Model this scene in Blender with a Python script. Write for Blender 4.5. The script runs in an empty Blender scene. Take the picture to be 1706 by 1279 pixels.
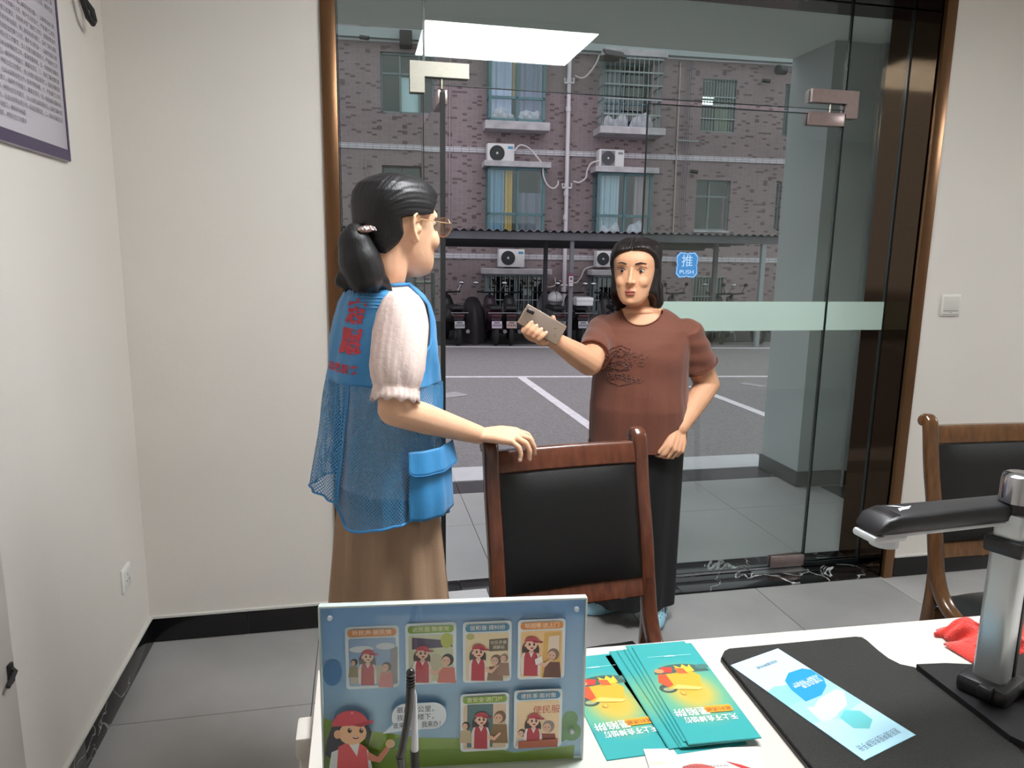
import bpy, bmesh, math, random
import numpy as np
from mathutils import Vector, Matrix, Euler
from mathutils.bvhtree import BVHTree
random.seed(7)
sc = bpy.context.scene
COL = sc.collection
PI = math.pi

# ---------------------------------------------------------------- camera
FPX, YAW, PITCH, ROLL, EYE = 1195.1, 0.20903, 0.17790, 0.01515, 1.5
def cam_axes():
    cy, sy, cp, sp = math.cos(YAW), math.sin(YAW), math.cos(PITCH), math.sin(PITCH)
    w = Vector((sy*cp, cy*cp, -sp)); r0 = Vector((cy, -sy, 0)); u0 = r0.cross(w)
    return (math.cos(ROLL)*r0 + math.sin(ROLL)*u0), (-math.sin(ROLL)*r0 + math.cos(ROLL)*u0), w
CR, CU, CW = cam_axes()
cd = bpy.data.cameras.new('camera'); cam = bpy.data.objects.new('camera', cd); COL.objects.link(cam)
cd.sensor_fit = 'HORIZONTAL'; cd.sensor_width = 36; cd.lens = FPX/1706*36
cd.clip_start = .02; cd.clip_end = 200
cam.matrix_world = Matrix(((CR.x, CU.x, -CW.x, 0), (CR.y, CU.y, -CW.y, 0), (CR.z, CU.z, -CW.z, EYE), (0, 0, 0, 1)))
sc.camera = cam

# ---------------------------------------------------------------- sky, exposure
wd = bpy.data.worlds.new('overcast'); sc.world = wd; wd.use_nodes = True
wn = wd.node_tree.nodes; wl = wd.node_tree.links
bg = wn['Background']; bg.inputs[1].default_value = 0.76
tc = wn.new('ShaderNodeTexCoord'); sx = wn.new('ShaderNodeSeparateXYZ'); rp = wn.new('ShaderNodeValToRGB')
wl.new(tc.outputs['Generated'], sx.inputs[0]); wl.new(sx.outputs['Z'], rp.inputs[0]); wl.new(rp.outputs[0], bg.inputs[0])
rp.color_ramp.elements[0].position = 0.0; rp.color_ramp.elements[0].color = (.56, .565, .60, 1)
rp.color_ramp.elements[1].position = 1.0; rp.color_ramp.elements[1].color = (.95, .955, .99, 1)
sc.view_settings.view_transform = 'Standard'; sc.view_settings.look = 'None'
sc.view_settings.gamma = 1; sc.view_settings.use_curve_mapping = False
sc.view_settings.exposure = 1.20
LAMP = 15.0      # radiance of the ceiling panels

# ---------------------------------------------------------------- helpers
def pray(x, y):
    return (CW*FPX + CR*(x-853) - CU*(y-639.5)).normalized()
def PY(x, y, Y):            # point on the plane Y=const seen at that place of the photograph
    d = pray(x, y); return Vector((0, 0, EYE)) + d*(Y/d.y)
def PZ(x, y, z):
    d = pray(x, y); return Vector((0, 0, EYE)) + d*((z-EYE)/d.z)

def lin(c):
    return tuple((v/12.92 if v <= .04045 else ((v+.055)/1.055)**2.4) for v in (k/255 for k in c))
MATS = {}
def pmat(name, rgb, rough=.5, metal=0., noise=None, bump=None, coat=0., spec=.5, emit=None, stretch=None, sss=0., sheen=0.):
    """plain procedural material; rgb is sRGB 0-255; noise=(scale, amount, detail); bump=(scale, strength)"""
    if name in MATS: return MATS[name]
    m = bpy.data.materials.new(name); m.use_nodes = True
    n, l = m.node_tree.nodes, m.node_tree.links
    b = n['Principled BSDF']; c = lin(rgb)
    b.inputs['Base Color'].default_value = (*c, 1)
    b.inputs['Roughness'].default_value = rough; b.inputs['Metallic'].default_value = metal
    b.inputs['Coat Weight'].default_value = coat; b.inputs['Coat Roughness'].default_value = .1
    b.inputs['Specular IOR Level'].default_value = spec
    if sss: b.inputs['Subsurface Weight'].default_value = sss; b.inputs['Subsurface Radius'].default_value = (.012, .005, .003); b.inputs['Subsurface Scale'].default_value = 1
    if sheen: b.inputs['Sheen Weight'].default_value = sheen
    if emit: b.inputs['Emission Color'].default_value = (*lin(emit[0]), 1); b.inputs['Emission Strength'].default_value = emit[1]
    if noise or bump:
        t = n.new('ShaderNodeTexCoord'); mp = n.new('ShaderNodeMapping'); l.new(t.outputs['Object'], mp.inputs[0])
        if stretch: mp.inputs['Scale'].default_value = stretch
    if noise:
        z = n.new('ShaderNodeTexNoise'); z.inputs['Scale'].default_value = noise[0]; z.inputs['Detail'].default_value = noise[2] if len(noise) > 2 else 4
        l.new(mp.outputs[0], z.inputs['Vector'])
        mx = n.new('ShaderNodeMix'); mx.data_type = 'RGBA'
        k = noise[1]
        mx.inputs[6].default_value = (*[v*(1-k) for v in c], 1); mx.inputs[7].default_value = (*[min(1, v*(1+k)) for v in c], 1)
        cr = n.new('ShaderNodeMapRange'); cr.inputs[1].default_value = .3; cr.inputs[2].default_value = .7
        l.new(z.outputs[0], cr.inputs[0]); l.new(cr.outputs[0], mx.inputs[0]); l.new(mx.outputs[2], b.inputs['Base Color'])
    if bump:
        z = n.new('ShaderNodeTexNoise'); z.inputs['Scale'].default_value = bump[0]; z.inputs['Detail'].default_value = 3
        l.new(mp.outputs[0], z.inputs['Vector']); bp = n.new('ShaderNodeBump'); bp.inputs['Strength'].default_value = bump[1]
        bp.inputs['Distance'].default_value = .01
        l.new(z.outputs[0], bp.inputs['Height']); l.new(bp.outputs[0], b.inputs['Normal'])
    MATS[name] = m; return m

class MB:
    """collects shapes that become ONE mesh object"""
    def __init__(s): s.v = []; s.f = []; s.m = []; s.k = 0
    def add(s, vs, fs, M=None):
        o = len(s.v)
        if M is not None: vs = [M @ Vector(v) for v in vs]
        s.v.extend(tuple(v) for v in vs); s.f.extend(tuple(i+o for i in f) for f in fs); s.m.extend([s.k]*len(fs)); return s
    def box(s, c, d, rot=None, bev=0., M=None, seg=2):
        x, y, z = d[0]/2, d[1]/2, d[2]/2
        if bev <= 0:
            vs = [(-x,-y,-z),(x,-y,-z),(x,y,-z),(-x,y,-z),(-x,-y,z),(x,-y,z),(x,y,z),(-x,y,z)]
            fs = [(0,3,2,1),(4,5,6,7),(0,1,5,4),(1,2,6,5),(2,3,7,6),(3,0,4,7)]
        else:
            b = bmesh.new(); bmesh.ops.create_cube(b, size=1)
            for v in b.verts: v.co = Vector((v.co.x*d[0], v.co.y*d[1], v.co.z*d[2]))
            bmesh.ops.bevel(b, geom=b.edges[:], offset=min(bev, min(d)*.49), segments=seg, affect='EDGES', profile=.5)
            b.verts.ensure_lookup_table()
            vs = [v.co.copy() for v in b.verts]; fs = [[v.index for v in f.verts] for f in b.faces]; b.free()
        T = Matrix.Translation(Vector(c))
        if rot is not None: T = T @ (rot if isinstance(rot, Matrix) else Euler(rot).to_matrix().to_4x4())
        if M is not None: T = M @ T
        return s.add(vs, fs, T)
    def bar(s, a, b, w, h, up=(0, 0, 1), bev=0.):
        a, b = Vector(a), Vector(b); d = b-a; L = d.length; y = d.normalized()
        upv = Vector(up)
        if abs(y.dot(upv)) > .98: upv = Vector((1, 0, 0))
        x = y.cross(upv).normalized(); z = x.cross(y)
        R = Matrix((x, y, z)).transposed().to_4x4()
        return s.box((a+b)/2, (w, L, h), rot=R, bev=bev)
    def tube(s, pts, r, n=8, cap=True, flat=1.0, up=None):
        pts = [Vector(p) for p in pts]; N = len(pts)
        rs = list(r) if hasattr(r, '__len__') else [r]*N
        vs = []; fs = []; prev = None
        for i, p in enumerate(pts):
            t = (pts[min(i+1, N-1)]-pts[max(i-1, 0)]).normalized()
            if prev is None:
                q = Vector(up) if up else (Vector((0, 0, 1)) if abs(t.z) < .9 else Vector((1, 0, 0)))
                a = (q - t*q.dot(t)).normalized()
            else: a = (prev - t*prev.dot(t)).normalized()
            prev = a; b = t.cross(a)
            for k in range(n):
                an = 2*PI*k/n; vs.append(p + a*(math.cos(an)*rs[i]) + b*(math.sin(an)*rs[i]*flat))
        for i in range(N-1):
            for k in range(n):
                fs.append((i*n+k, i*n+(k+1) % n, (i+1)*n+(k+1) % n, (i+1)*n+k))
        if cap: fs.append(tuple(range(n-1, -1, -1))); fs.append(tuple((N-1)*n+k for k in range(n)))
        return s.add(vs, fs)
    def lathe(s, prof, n=16, c=(0, 0, 0), M=None):
        vs = []; fs = []; N = len(prof)
        for r, z in prof:
            for k in range(n): vs.append((c[0]+r*math.cos(2*PI*k/n), c[1]+r*math.sin(2*PI*k/n), c[2]+z))
        for i in range(N-1):
            for k in range(n): fs.append((i*n+k, i*n+(k+1) % n, (i+1)*n+(k+1) % n, (i+1)*n+k))
        fs.append(tuple(range(n-1, -1, -1))); fs.append(tuple((N-1)*n+k for k in range(n)))
        return s.add(vs, fs, M)
    def prism(s, poly, z0, z1, M=None):
        n = len(poly)
        vs = [(p[0], p[1], z0) for p in poly]+[(p[0], p[1], z1) for p in poly]
        fs = [tuple(range(n-1, -1, -1)), tuple(range(n, 2*n))]+[(i, (i+1) % n, n+(i+1) % n, n+i) for i in range(n)]
        return s.add(vs, fs, M)
    def loft(s, rings, cap=True, closed=True):
        n = len(rings[0]); vs = [p for r in rings for p in r]; fs = []
        for i in range(len(rings)-1):
            for k in range(n if closed else n-1):
                fs.append((i*n+k, i*n+(k+1) % n, (i+1)*n+(k+1) % n, (i+1)*n+k))
        if cap and closed: fs.append(tuple(range(n-1, -1, -1))); fs.append(tuple((len(rings)-1)*n+k for k in range(n)))
        return s.add(vs, fs)
    def ell(s, c, r, R=None, nu=16, nv=10):
        vs = [(0, 0, -1)]; fs = []
        for j in range(1, nv):
            t = PI*j/nv-PI/2
            for i in range(nu): vs.append((math.cos(t)*math.cos(2*PI*i/nu), math.cos(t)*math.sin(2*PI*i/nu), math.sin(t)))
        vs.append((0, 0, 1)); T = len(vs)-1
        for i in range(nu): fs.append((0, 1+(i+1) % nu, 1+i)); fs.append((T, 1+(nv-2)*nu+i, 1+(nv-2)*nu+(i+1) % nu))
        for j in range(nv-2):
            for i in range(nu): fs.append((1+j*nu+i, 1+j*nu+(i+1) % nu, 1+(j+1)*nu+(i+1) % nu, 1+(j+1)*nu+i))
        if not hasattr(r, '__len__'): r = (r, r, r)
        T = Matrix.Translation(Vector(c)) @ (R.to_4x4() if R is not None else Matrix.Identity(4)) @ Matrix.Diagonal((*r, 1))
        return s.add(vs, fs, T)
    def caps(s, a, b, ra, rb=None, n=12):           # closed tapered capsule
        a, b = Vector(a), Vector(b); rb = ra if rb is None else rb
        d = b-a; L = max(d.length, 1e-6); t = d/L; pts = []; rs = []
        for k in range(4): an = PI/2*(k/4); pts.append(a - t*ra*math.cos(an)); rs.append(max(ra*math.sin(an), 1e-4))
        pts.append(a); rs.append(ra); pts.append(b); rs.append(rb)
        for k in range(3, -1, -1): an = PI/2*(k/4); pts.append(b + t*rb*math.cos(an)); rs.append(max(rb*math.sin(an), 1e-4))
        N = len(pts); q = Vector((0, 0, 1)) if abs(t.z) < .9 else Vector((1, 0, 0)); x = (q-t*q.dot(t)).normalized(); y = t.cross(x)
        vs = []; fs = []
        for p, r in zip(pts, rs):
            for k in range(n): an = 2*PI*k/n; vs.append(p+x*math.cos(an)*r+y*math.sin(an)*r)
        for i in range(N-1):
            for k in range(n): fs.append((i*n+k, i*n+(k+1) % n, (i+1)*n+(k+1) % n, (i+1)*n+k))
        fs.append(tuple(range(n-1, -1, -1))); fs.append(tuple((N-1)*n+k for k in range(n)))
        return s.add(vs, fs)
    def chain(s, pts, rs, n=12):
        for i in range(len(pts)-1): s.caps(pts[i], pts[i+1], rs[i], rs[i+1], n)
        return s

def wm(o):
    M = Matrix.Translation(o.location) @ o.rotation_euler.to_matrix().to_4x4()
    return (wm(o.parent) @ M) if o.parent else M

def obj(name, mb, mats, parent=None, W=False, smooth=35, loc=None, rot=None, kind=None, label=None):
    """link a mesh object; W=True: the shape is given in world coordinates"""
    me = bpy.data.meshes.new(name)
    if isinstance(mb, MB):
        me.from_pydata([Vector(v) for v in mb.v], [], mb.f)
        if not isinstance(mats, (list, tuple)): mats = [mats]
        for m in mats: me.materials.append(m)
        if len(mats) > 1: me.polygons.foreach_set('material_index', mb.m)
    else:
        me = mb
        if mats is not None:
            me.materials.clear(); [me.materials.append(m) for m in (mats if isinstance(mats, (list, tuple)) else [mats])]
    if W and parent is not None: me.transform(wm(parent).inverted())
    if smooth: me.shade_smooth(); (smooth < 180) and me.set_sharp_from_angle(angle=math.radians(smooth))
    me.update()
    o = bpy.data.objects.new(name, me); COL.objects.link(o)
    if parent is not None: o.parent = parent
    if loc is not None: o.location = loc
    if rot is not None: o.rotation_euler = rot
    if kind: o['kind'] = kind
    if label: o['label'] = label
    return o
def rebase(o, base):
    """move a top-level object's origin to its base without moving its shape"""
    b = Vector(base); o.data.transform(Matrix.Translation(-b)); o.location = Vector(o.location)+b; return o
def thing(name, label, cat, loc=(0, 0, 0), rotz=0., group=None):
    o = bpy.data.objects.new(name, None); COL.objects.link(o); o.empty_display_size = .05
    o.location = loc; o.rotation_euler = (0, 0, rotz); o['label'] = label; o['category'] = cat
    if group: o['group'] = group
    return o
def tag(o, label, cat, group=None, kind=None):
    o['label'] = label; o['category'] = cat
    if group: o['group'] = group
    if kind: o['kind'] = kind
    return o
def struct(name, mb, m, parent=None, **k):
    o = obj(name, mb, m, parent, **k)
    if parent is None: o['kind'] = 'structure'
    return o
def copy_tree(o, parent=None):
    c = o.copy(); COL.objects.link(c); c.parent = parent
    for ch in list(o.children): copy_tree(ch, c)
    return c

def organic(mb, voxel=.004, smooth=4, fac=.5):
    """union of overlapping closed shapes as one continuous skin"""
    me = bpy.data.meshes.new('t'); me.from_pydata([Vector(v) for v in mb.v], [], mb.f)
    o = bpy.data.objects.new('t', me); COL.objects.link(o)
    r = o.modifiers.new('r', 'REMESH'); r.mode = 'VOXEL'; r.voxel_size = voxel; r.use_smooth_shade = True
    s = o.modifiers.new('s', 'SMOOTH'); s.factor = fac; s.iterations = smooth
    dg = bpy.context.evaluated_depsgraph_get(); out = bpy.data.meshes.new_from_object(o.evaluated_get(dg))
    bpy.data.objects.remove(o); bpy.data.meshes.remove(me)
    return out
def bvh_of(me):
    return BVHTree.FromPolygons([v.co.copy() for v in me.vertices], [tuple(p.vertices) for p in me.polygons])

_txt = {}
def text_geo(body, bold=0., align='CENTER', spacing=1.0, line=1.0):
    """text as flat geometry, 1 unit high letters: (verts, faces)"""
    key = (body, bold, align, spacing, line)
    if key in _txt: return _txt[key]
    cu = bpy.data.curves.new('t', 'FONT'); cu.body = body; cu.size = 1; cu.align_x = align; cu.align_y = 'CENTER'
    cu.resolution_u = 2; cu.offset = bold; cu.space_character = spacing; cu.space_line = line
    o = bpy.data.objects.new('t', cu); COL.objects.link(o)
    dg = bpy.context.evaluated_depsgraph_get(); me = bpy.data.meshes.new_from_object(o.evaluated_get(dg))
    r = ([v.co.copy() for v in me.vertices], [tuple(p.vertices) for p in me.polygons])
    bpy.data.objects.remove(o); bpy.data.curves.remove(cu); bpy.data.meshes.remove(me)
    _txt[key] = r; return r

class Sheet:
    """flat printed picture on a real sheet: 2D shapes in sheet coordinates, stacked in hair-thin layers"""
    def __init__(s, M): s.M = M; s.mb = MB(); s.mats = []; s.z = .0002
    def col(s, rgb):
        m = pmat('print_%d_%d_%d' % tuple(rgb), rgb, .45)
        if m not in s.mats: s.mats.append(m)
        s.mb.k = s.mats.index(m)
    def poly(s, pts, rgb, up=True):
        s.col(rgb); s.mb.add([(p[0], p[1], s.z) for p in pts], [tuple(range(len(pts)))], s.M)
        if up: s.z += .00006
        return s
    def rrect(s, x0, y0, x1, y1, r, rgb, n=4):
        P = []
        for cx, cy, a0 in ((x1-r, y1-r, 0), (x0+r, y1-r, 90), (x0+r, y0+r, 180), (x1-r, y0+r, 270)):
            for k in range(n+1): a = math.radians(a0+90*k/n); P.append((cx+r*math.cos(a), cy+r*math.sin(a)))
        return s.poly(P, rgb)
    def oval(s, cx, cy, rx, ry, rgb, n=20, rot=0., a0=0, a1=360):
        P = []
        for k in range(n+(a1-a0 < 360)):
            a = math.radians(a0+(a1-a0)*k/n); x, y = rx*math.cos(a), ry*math.sin(a)
            P.append((cx+x*math.cos(rot)-y*math.sin(rot), cy+x*math.sin(rot)+y*math.cos(rot)))
        return s.poly(P, rgb)
    def text(s, body, cx, cy, h, rgb, bold=0., w=None, rot=0., **k):
        v, f = text_geo(body, bold, **k); sx = h
        if w:
            xs = [p.x for p in v]; sx = w/max(max(xs)-min(xs), 1e-6)
        s.col(rgb); c, q = math.cos(rot), math.sin(rot)
        s.mb.add([(cx+p.x*sx*c-p.y*h*q, cy+p.x*sx*q+p.y*h*c, s.z) for p in v], f, s.M); s.z += .00006; return s
    def build(s, name, parent, W=True, **k):
        return obj(name, s.mb, s.mats, parent, W=W, smooth=0, **k)
# ================================================================= room shell
WALLY, LEFTX, RIGHTX, BACKY, CEIL = 2.80, -.824, 6.3, -1.5, 2.80
plaster = pmat('wall_paint', (210, 204, 196), .85, noise=(3, .015), bump=(60, .05))
ceilm = pmat('ceiling_paint', (225, 225, 220), .9)
marble = None
def veined(name, base, vein, scale, rough, thr=.02, coat=0.):
    m = bpy.data.materials.new(name); m.use_nodes = True; n, l = m.node_tree.nodes, m.node_tree.links
    b = n['Principled BSDF']; b.inputs['Roughness'].default_value = rough; b.inputs['Coat Weight'].default_value = coat
    t = n.new('ShaderNodeTexCoord'); z = n.new('ShaderNodeTexNoise'); z.inputs['Scale'].default_value = scale; z.inputs['Detail'].default_value = 5; z.inputs['Distortion'].default_value = 1.3
    l.new(t.outputs['Object'], z.inputs['Vector'])
    a = n.new('ShaderNodeMath'); a.operation = 'SUBTRACT'; a.inputs[1].default_value = .5; l.new(z.outputs[0], a.inputs[0])
    ab = n.new('ShaderNodeMath'); ab.operation = 'ABSOLUTE'; l.new(a.outputs[0], ab.inputs[0])
    r = n.new('ShaderNodeMapRange'); r.inputs[1].default_value = 0; r.inputs[2].default_value = thr; r.inputs[3].default_value = 1; r.inputs[4].default_value = 0; l.new(ab.outputs[0], r.inputs[0])
    z2 = n.new('ShaderNodeTexNoise'); z2.inputs['Scale'].default_value = scale*.6; l.new(t.outputs['Object'], z2.inputs['Vector'])
    r2 = n.new('ShaderNodeMapRange'); r2.inputs[1].default_value = .52; r2.inputs[2].default_value = .62; l.new(z2.outputs[0], r2.inputs[0])
    mu = n.new('ShaderNodeMath'); mu.operation = 'MULTIPLY'; l.new(r.outputs[0], mu.inputs[0]); l.new(r2.outputs[0], mu.inputs[1])
    mx = n.new('ShaderNodeMix'); mx.data_type = 'RGBA'; mx.inputs[6].default_value = (*lin(base), 1); mx.inputs[7].default_value = (*lin(vein), 1)
    l.new(mu.outputs[0], mx.inputs[0]); l.new(mx.outputs[2], b.inputs['Base Color']); return m
marble = veined('black_marble', (20, 19, 20), (205, 205, 205), 2.6, .16, .012)
tilem = pmat('floor_tile_grey', (150, 148, 146), .38, noise=(2.6, .13, 6), bump=(30, .02))
porchm = pmat('porch_tile', (166, 165, 166), .42, noise=(2.0, .07, 6))
groutm = pmat('grout', (74, 73, 72), .9)
bronze = pmat('bronze_steel', (116, 84, 58), .28, metal=.85, noise=(1.2, .18))
darkm = pmat('dark_brown_metal', (72, 55, 42), .07, metal=1.0, noise=(120, .15))

def slab(name, x0, x1, y0, y1, z0, z1, m, parent=None, **k):
    b = MB(); b.box(((x0+x1)/2, (y0+y1)/2, (z0+z1)/2), (x1-x0, y1-y0, z1-z0)); return struct(name, b, m, parent, smooth=0, **k)

# wall pieces: the street wall has the door opening X -0.12 .. 2.475, up to 2.66
OX0, OX1, OZ = -.118, 2.476, 2.66
b = MB()
b.box(((LEFTX-.2+OX0)/2, WALLY+.15, CEIL/2), (OX0-LEFTX+.2, .3, CEIL))
b.box(((OX1+RIGHTX+.2)/2, WALLY+.15, CEIL/2), (RIGHTX+.2-OX1, .3, CEIL))
b.box(((OX0+OX1)/2, WALLY+.15, (OZ+CEIL)/2), (OX1-OX0, .3, CEIL-OZ))
struct('wall_front', b, plaster, smooth=0)
slab('wall_left', LEFTX-.2, LEFTX, BACKY, WALLY, 0, CEIL, plaster)
slab('wall_right', RIGHTX, RIGHTX+.2, BACKY, WALLY, 0, CEIL, plaster)
slab('wall_back', LEFTX-.2, RIGHTX+.2, BACKY-.2, BACKY, 0, CEIL, plaster)
slab('ceiling', LEFTX-.2, RIGHTX+.2, BACKY-.2, WALLY+.3, CEIL, CEIL+.15, ceilm)
fl = slab('floor', LEFTX-.2, RIGHTX+.2, BACKY-.2, WALLY+.01, -.08, -.004, groutm)
TS = .65
tms = [tilem, pmat('floor_tile_grey_b', (146, 144, 142), .36, noise=(2.2, .15, 6), bump=(30, .02)), pmat('floor_tile_grey_c', (153, 151, 149), .4, noise=(3.1, .12, 6), bump=(30, .02))]
i = -2
while -.19+TS*i < RIGHTX:
    x0 = max(LEFTX, -.19+TS*i)+.0015; x1 = min(RIGHTX, -.19+TS*(i+1))-.0015; i += 1
    if x1-x0 < .02: continue
    j = -8
    while 2.28+TS*j < WALLY:
        y0 = max(BACKY, 2.28+TS*j)+.0015; y1 = min(WALLY, 2.28+TS*(j+1))-.0015; j += 1
        if y1-y0 < .02: continue
        t = MB(); t.box((0, 0, -.003), (x1-x0, y1-y0, .006), bev=.0008, seg=1)
        obj('floor_tile', t, random.choice(tms), fl, loc=((x0+x1)/2, (y0+y1)/2, -.0005*random.random()))
# skirting: black marble boards with joints, pale ledge on top
ledge = pmat('skirting_ledge', (196, 194, 188), .7)
def skirt(name, p0, p1, nrm, pieces, h=.098, t=.012):
    p0, p1, nrm = Vector(p0), Vector(p1), Vector(nrm)
    b = MB(); d = p1-p0
    b.bar(p0+nrm*(t*.55)+Vector((0, 0, h+.004)), p1+nrm*(t*.55)+Vector((0, 0, h+.004)), t*1.1, .008)
    root = struct(name, b, ledge, smooth=0)
    for k in range(pieces):
        a = p0+d*(k/pieces); c = p0+d*((k+1)/pieces); e = d.normalized()*.0012
        m = MB(); m.bar(a+e+nrm*t/2+Vector((0, 0, h/2)), c-e+nrm*t/2+Vector((0, 0, h/2)), t, h-.002, bev=.001)
        obj('skirting_board', m, marble, root)
skirt('baseboard_front_left', (LEFTX+.012, WALLY, 0), (OX0, WALLY, 0), (0, -1, 0), 2)
skirt('baseboard_front_right', (OX1+.004, WALLY, 0), (RIGHTX, WALLY, 0), (0, -1, 0), 4)
skirt('baseboard_left', (LEFTX, BACKY, 0), (LEFTX, WALLY, 0), (1, 0, 0), 6)
skirt('baseboard_right', (RIGHTX, BACKY, 0), (RIGHTX, WALLY, 0), (-1, 0, 0), 6)

# ceiling light panels
lampm = pmat('lamp_diffuser', (255, 255, 255), .6, emit=((250, 253, 255), LAMP))
lampf = pmat('lamp_frame', (225, 227, 228), .4)
def panel(x0, x1, y0, y1, label):
    cx, cy = (x0+x1)/2, (y0+y1)/2
    t = thing('ceiling_light', label, 'lamp', (cx, cy, CEIL-.03), 0, 'square white ceiling light panels')
    w, h = x1-x0, y1-y0
    b = MB(); b.box((0, 0, .014), (w, h, .03), bev=.006)
    for s in (-1, 1): b.box((0, s*(h/2-.006), -.002), (w, .012, .006)); b.box((s*(w/2-.006), 0, -.002), (.012, h, .006))
    obj('lamp_housing', b, lampf, t)
    b = MB(); b.box((0, 0, -.001), (w-.026, h-.026, .006), bev=.002); obj('diffuser', b, lampm, t)
panel(.37, 1.40, .95, 1.69, 'square white ceiling light panel above the visitor chair, nearest the glass door')
panel(4.45, 5.35, .95, 1.69, 'square white ceiling light panel above the right side of the room')  # added fill lamp kept out of view and reflection; only the first panel is known

# wall socket, switch
white_pl = pmat('white_plastic', (222, 220, 216), .35)
so = thing('wall_socket', 'white wall socket low on the left wall near the corner', 'socket', (LEFTX, 2.562, .375))
b = MB(); b.box((.004, 0, 0), (.008, .086, .086), bev=.003); obj('cover_plate', b, white_pl, so)
b = MB(); b.box((.0085, 0, 0), (.003, .058, .058), bev=.001); obj('socket_insert', b, pmat('socket_insert', (206, 203, 199), .4), so)
b = MB()
for dx, dz, a in ((0, .012, 0), (-.011, -.008, .5), (.011, -.008, -.5)): b.box((.0102, dx, dz), (.001, .002, .009), rot=(a, 0, 0))
obj('pin_slots', b, pmat('slot_black', (20, 20, 20), .6), so)
sw = thing('light_switch', 'white light switch on the wall right of the glass door', 'switch', (2.627, WALLY, 1.305))
b = MB(); b.box((0, -.004, 0), (.098, .008, .098), bev=.003); obj('cover_plate', b, pmat('switch_white', (214, 212, 204), .35), sw)
b = MB(); b.box((0, -.009, .008), (.078, .005, .066), rot=(.05, 0, 0), bev=.002); obj('rocker', b, pmat('switch_rocker', (204, 201, 192), .3), sw)
b = MB(); b.box((0, -.0085, -.026), (.078, .001, .003)); b.box((0, -.0085, -.0335), (.012, .001, .002)); b.box((0, -.0085, -.042), (.088, .001, .002)); obj('switch_markings', b, pmat('switch_line', (120, 118, 112), .5), sw)

# notice board on the left wall
nb = thing('notice_board', 'white printed notice board with dark purple frame hanging on the left wall', 'poster', (LEFTX, 2.05, 1.745))
BW, BH = .65, .95
Mn = Matrix.Translation((LEFTX+.012, 2.376, 1.745)) @ Matrix(((0, 0, 1, 0), (1, 0, 0, 0), (0, 1, 0, 0), (0, 0, 0, 1)))  # x -> +Y, y -> +Z, normal +X
b = MB(); b.box((LEFTX+.006, 2.376-BW/2, 1.745+BH/2), (.010, BW, BH), bev=.001); obj('board', b, pmat('board_white', (186, 180, 188), .35), nb, W=True)
purple = pmat('board_border', (60, 46, 78), .4)
b = MB(); x = LEFTX+.0122
b.box((x, 2.376-BW/2, 1.745+.017), (.002, BW-.002, .030)); b.box((x, 2.376-BW/2, 1.745+BH-.017), (.002, BW-.002, .030))
b.box((x, 2.376-.006, 1.745+BH/2), (.0021, .011, BH-.01)); b.box((x, 2.376-BW+.006, 1.745+BH/2), (.0021, .011, BH-.01))
obj('border', b, purple, nb, W=True, smooth=0)
S = Sheet(Mn)
lines = ['一、认真贯彻执行党和国家的方针政策，按照社区工作要求，全心全意为居民服务', '二、组织开展便民利民服务活动，反映居民的意见和建议，协助有关部门做好工作', '三、及时了解社情民意，认真听取群众意见，做到件件有登记，事事有落实。', '四、加强政策宣传和法律法规宣传教育，引导居民自觉履行义务，维护合法权益', '五、协助做好调解民间纠纷、环境卫生、社会治安等各项工作，促进邻里和睦。', '六、严格遵守工作纪律，坚持文明服务，热情接待来访居民，耐心解答各类问题']
z = BH-.10
S.text('社区服务工作制度', -BW/2, z, .055, (60, 46, 78), .01); z -= .075
sub = ['办理事项公开透明，', '服务流程简便高效，接受居民监督。']
for k, ln in enumerate(lines):
    body_ = (ln+lines[(k+2) % 6][2:]+lines[(k+3) % 6][2:]+lines[(k+4) % 6][2:]); n_ = (150, 118, 84, 132, 70, 140)[k]; body_ = body_[:n_]
    while body_ and z > .07:
        t, body_ = body_[:44], body_[44:]; w = (BW-.07)*len(t)/44; S.text(t, -BW+.03+w/2, z, .0135, (92, 86, 96), .004, w=w); z -= .0205
    if k % 2 == 0: z -= .018
while z > .065:
    t = (lines[int(z*100) % 6]+lines[int(z*70) % 6])[:(44 if z > .09 else 26)]; w = (BW-.07)*len(t)/44; S.text(t, -BW+.03+w/2, z, .0135, (92, 86, 96), .004, w=w); z -= .0205
S.build('printed_text', nb)

# black cable loop hanging by the corner
cb = MB()
pts = [(LEFTX+.03, 2.50, 2.40), (LEFTX+.03, 2.508, 2.30), (LEFTX+.032, 2.525, 2.225), (LEFTX+.036, 2.548, 2.188), (LEFTX+.04, 2.575, 2.178), (LEFTX+.04, 2.592, 2.192), (LEFTX+.035, 2.592, 2.222), (LEFTX+.02, 2.585, 2.245), (LEFTX+.004, 2.58, 2.26)]
cb.tube(pts, .0085, 8)
o = obj('hanging_cable', cb, pmat('cable_black', (22, 22, 23), .45)); rebase(o, pts[-1]); tag(o, 'black cable loop hanging on the left wall right of the notice board', 'cable')

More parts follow.
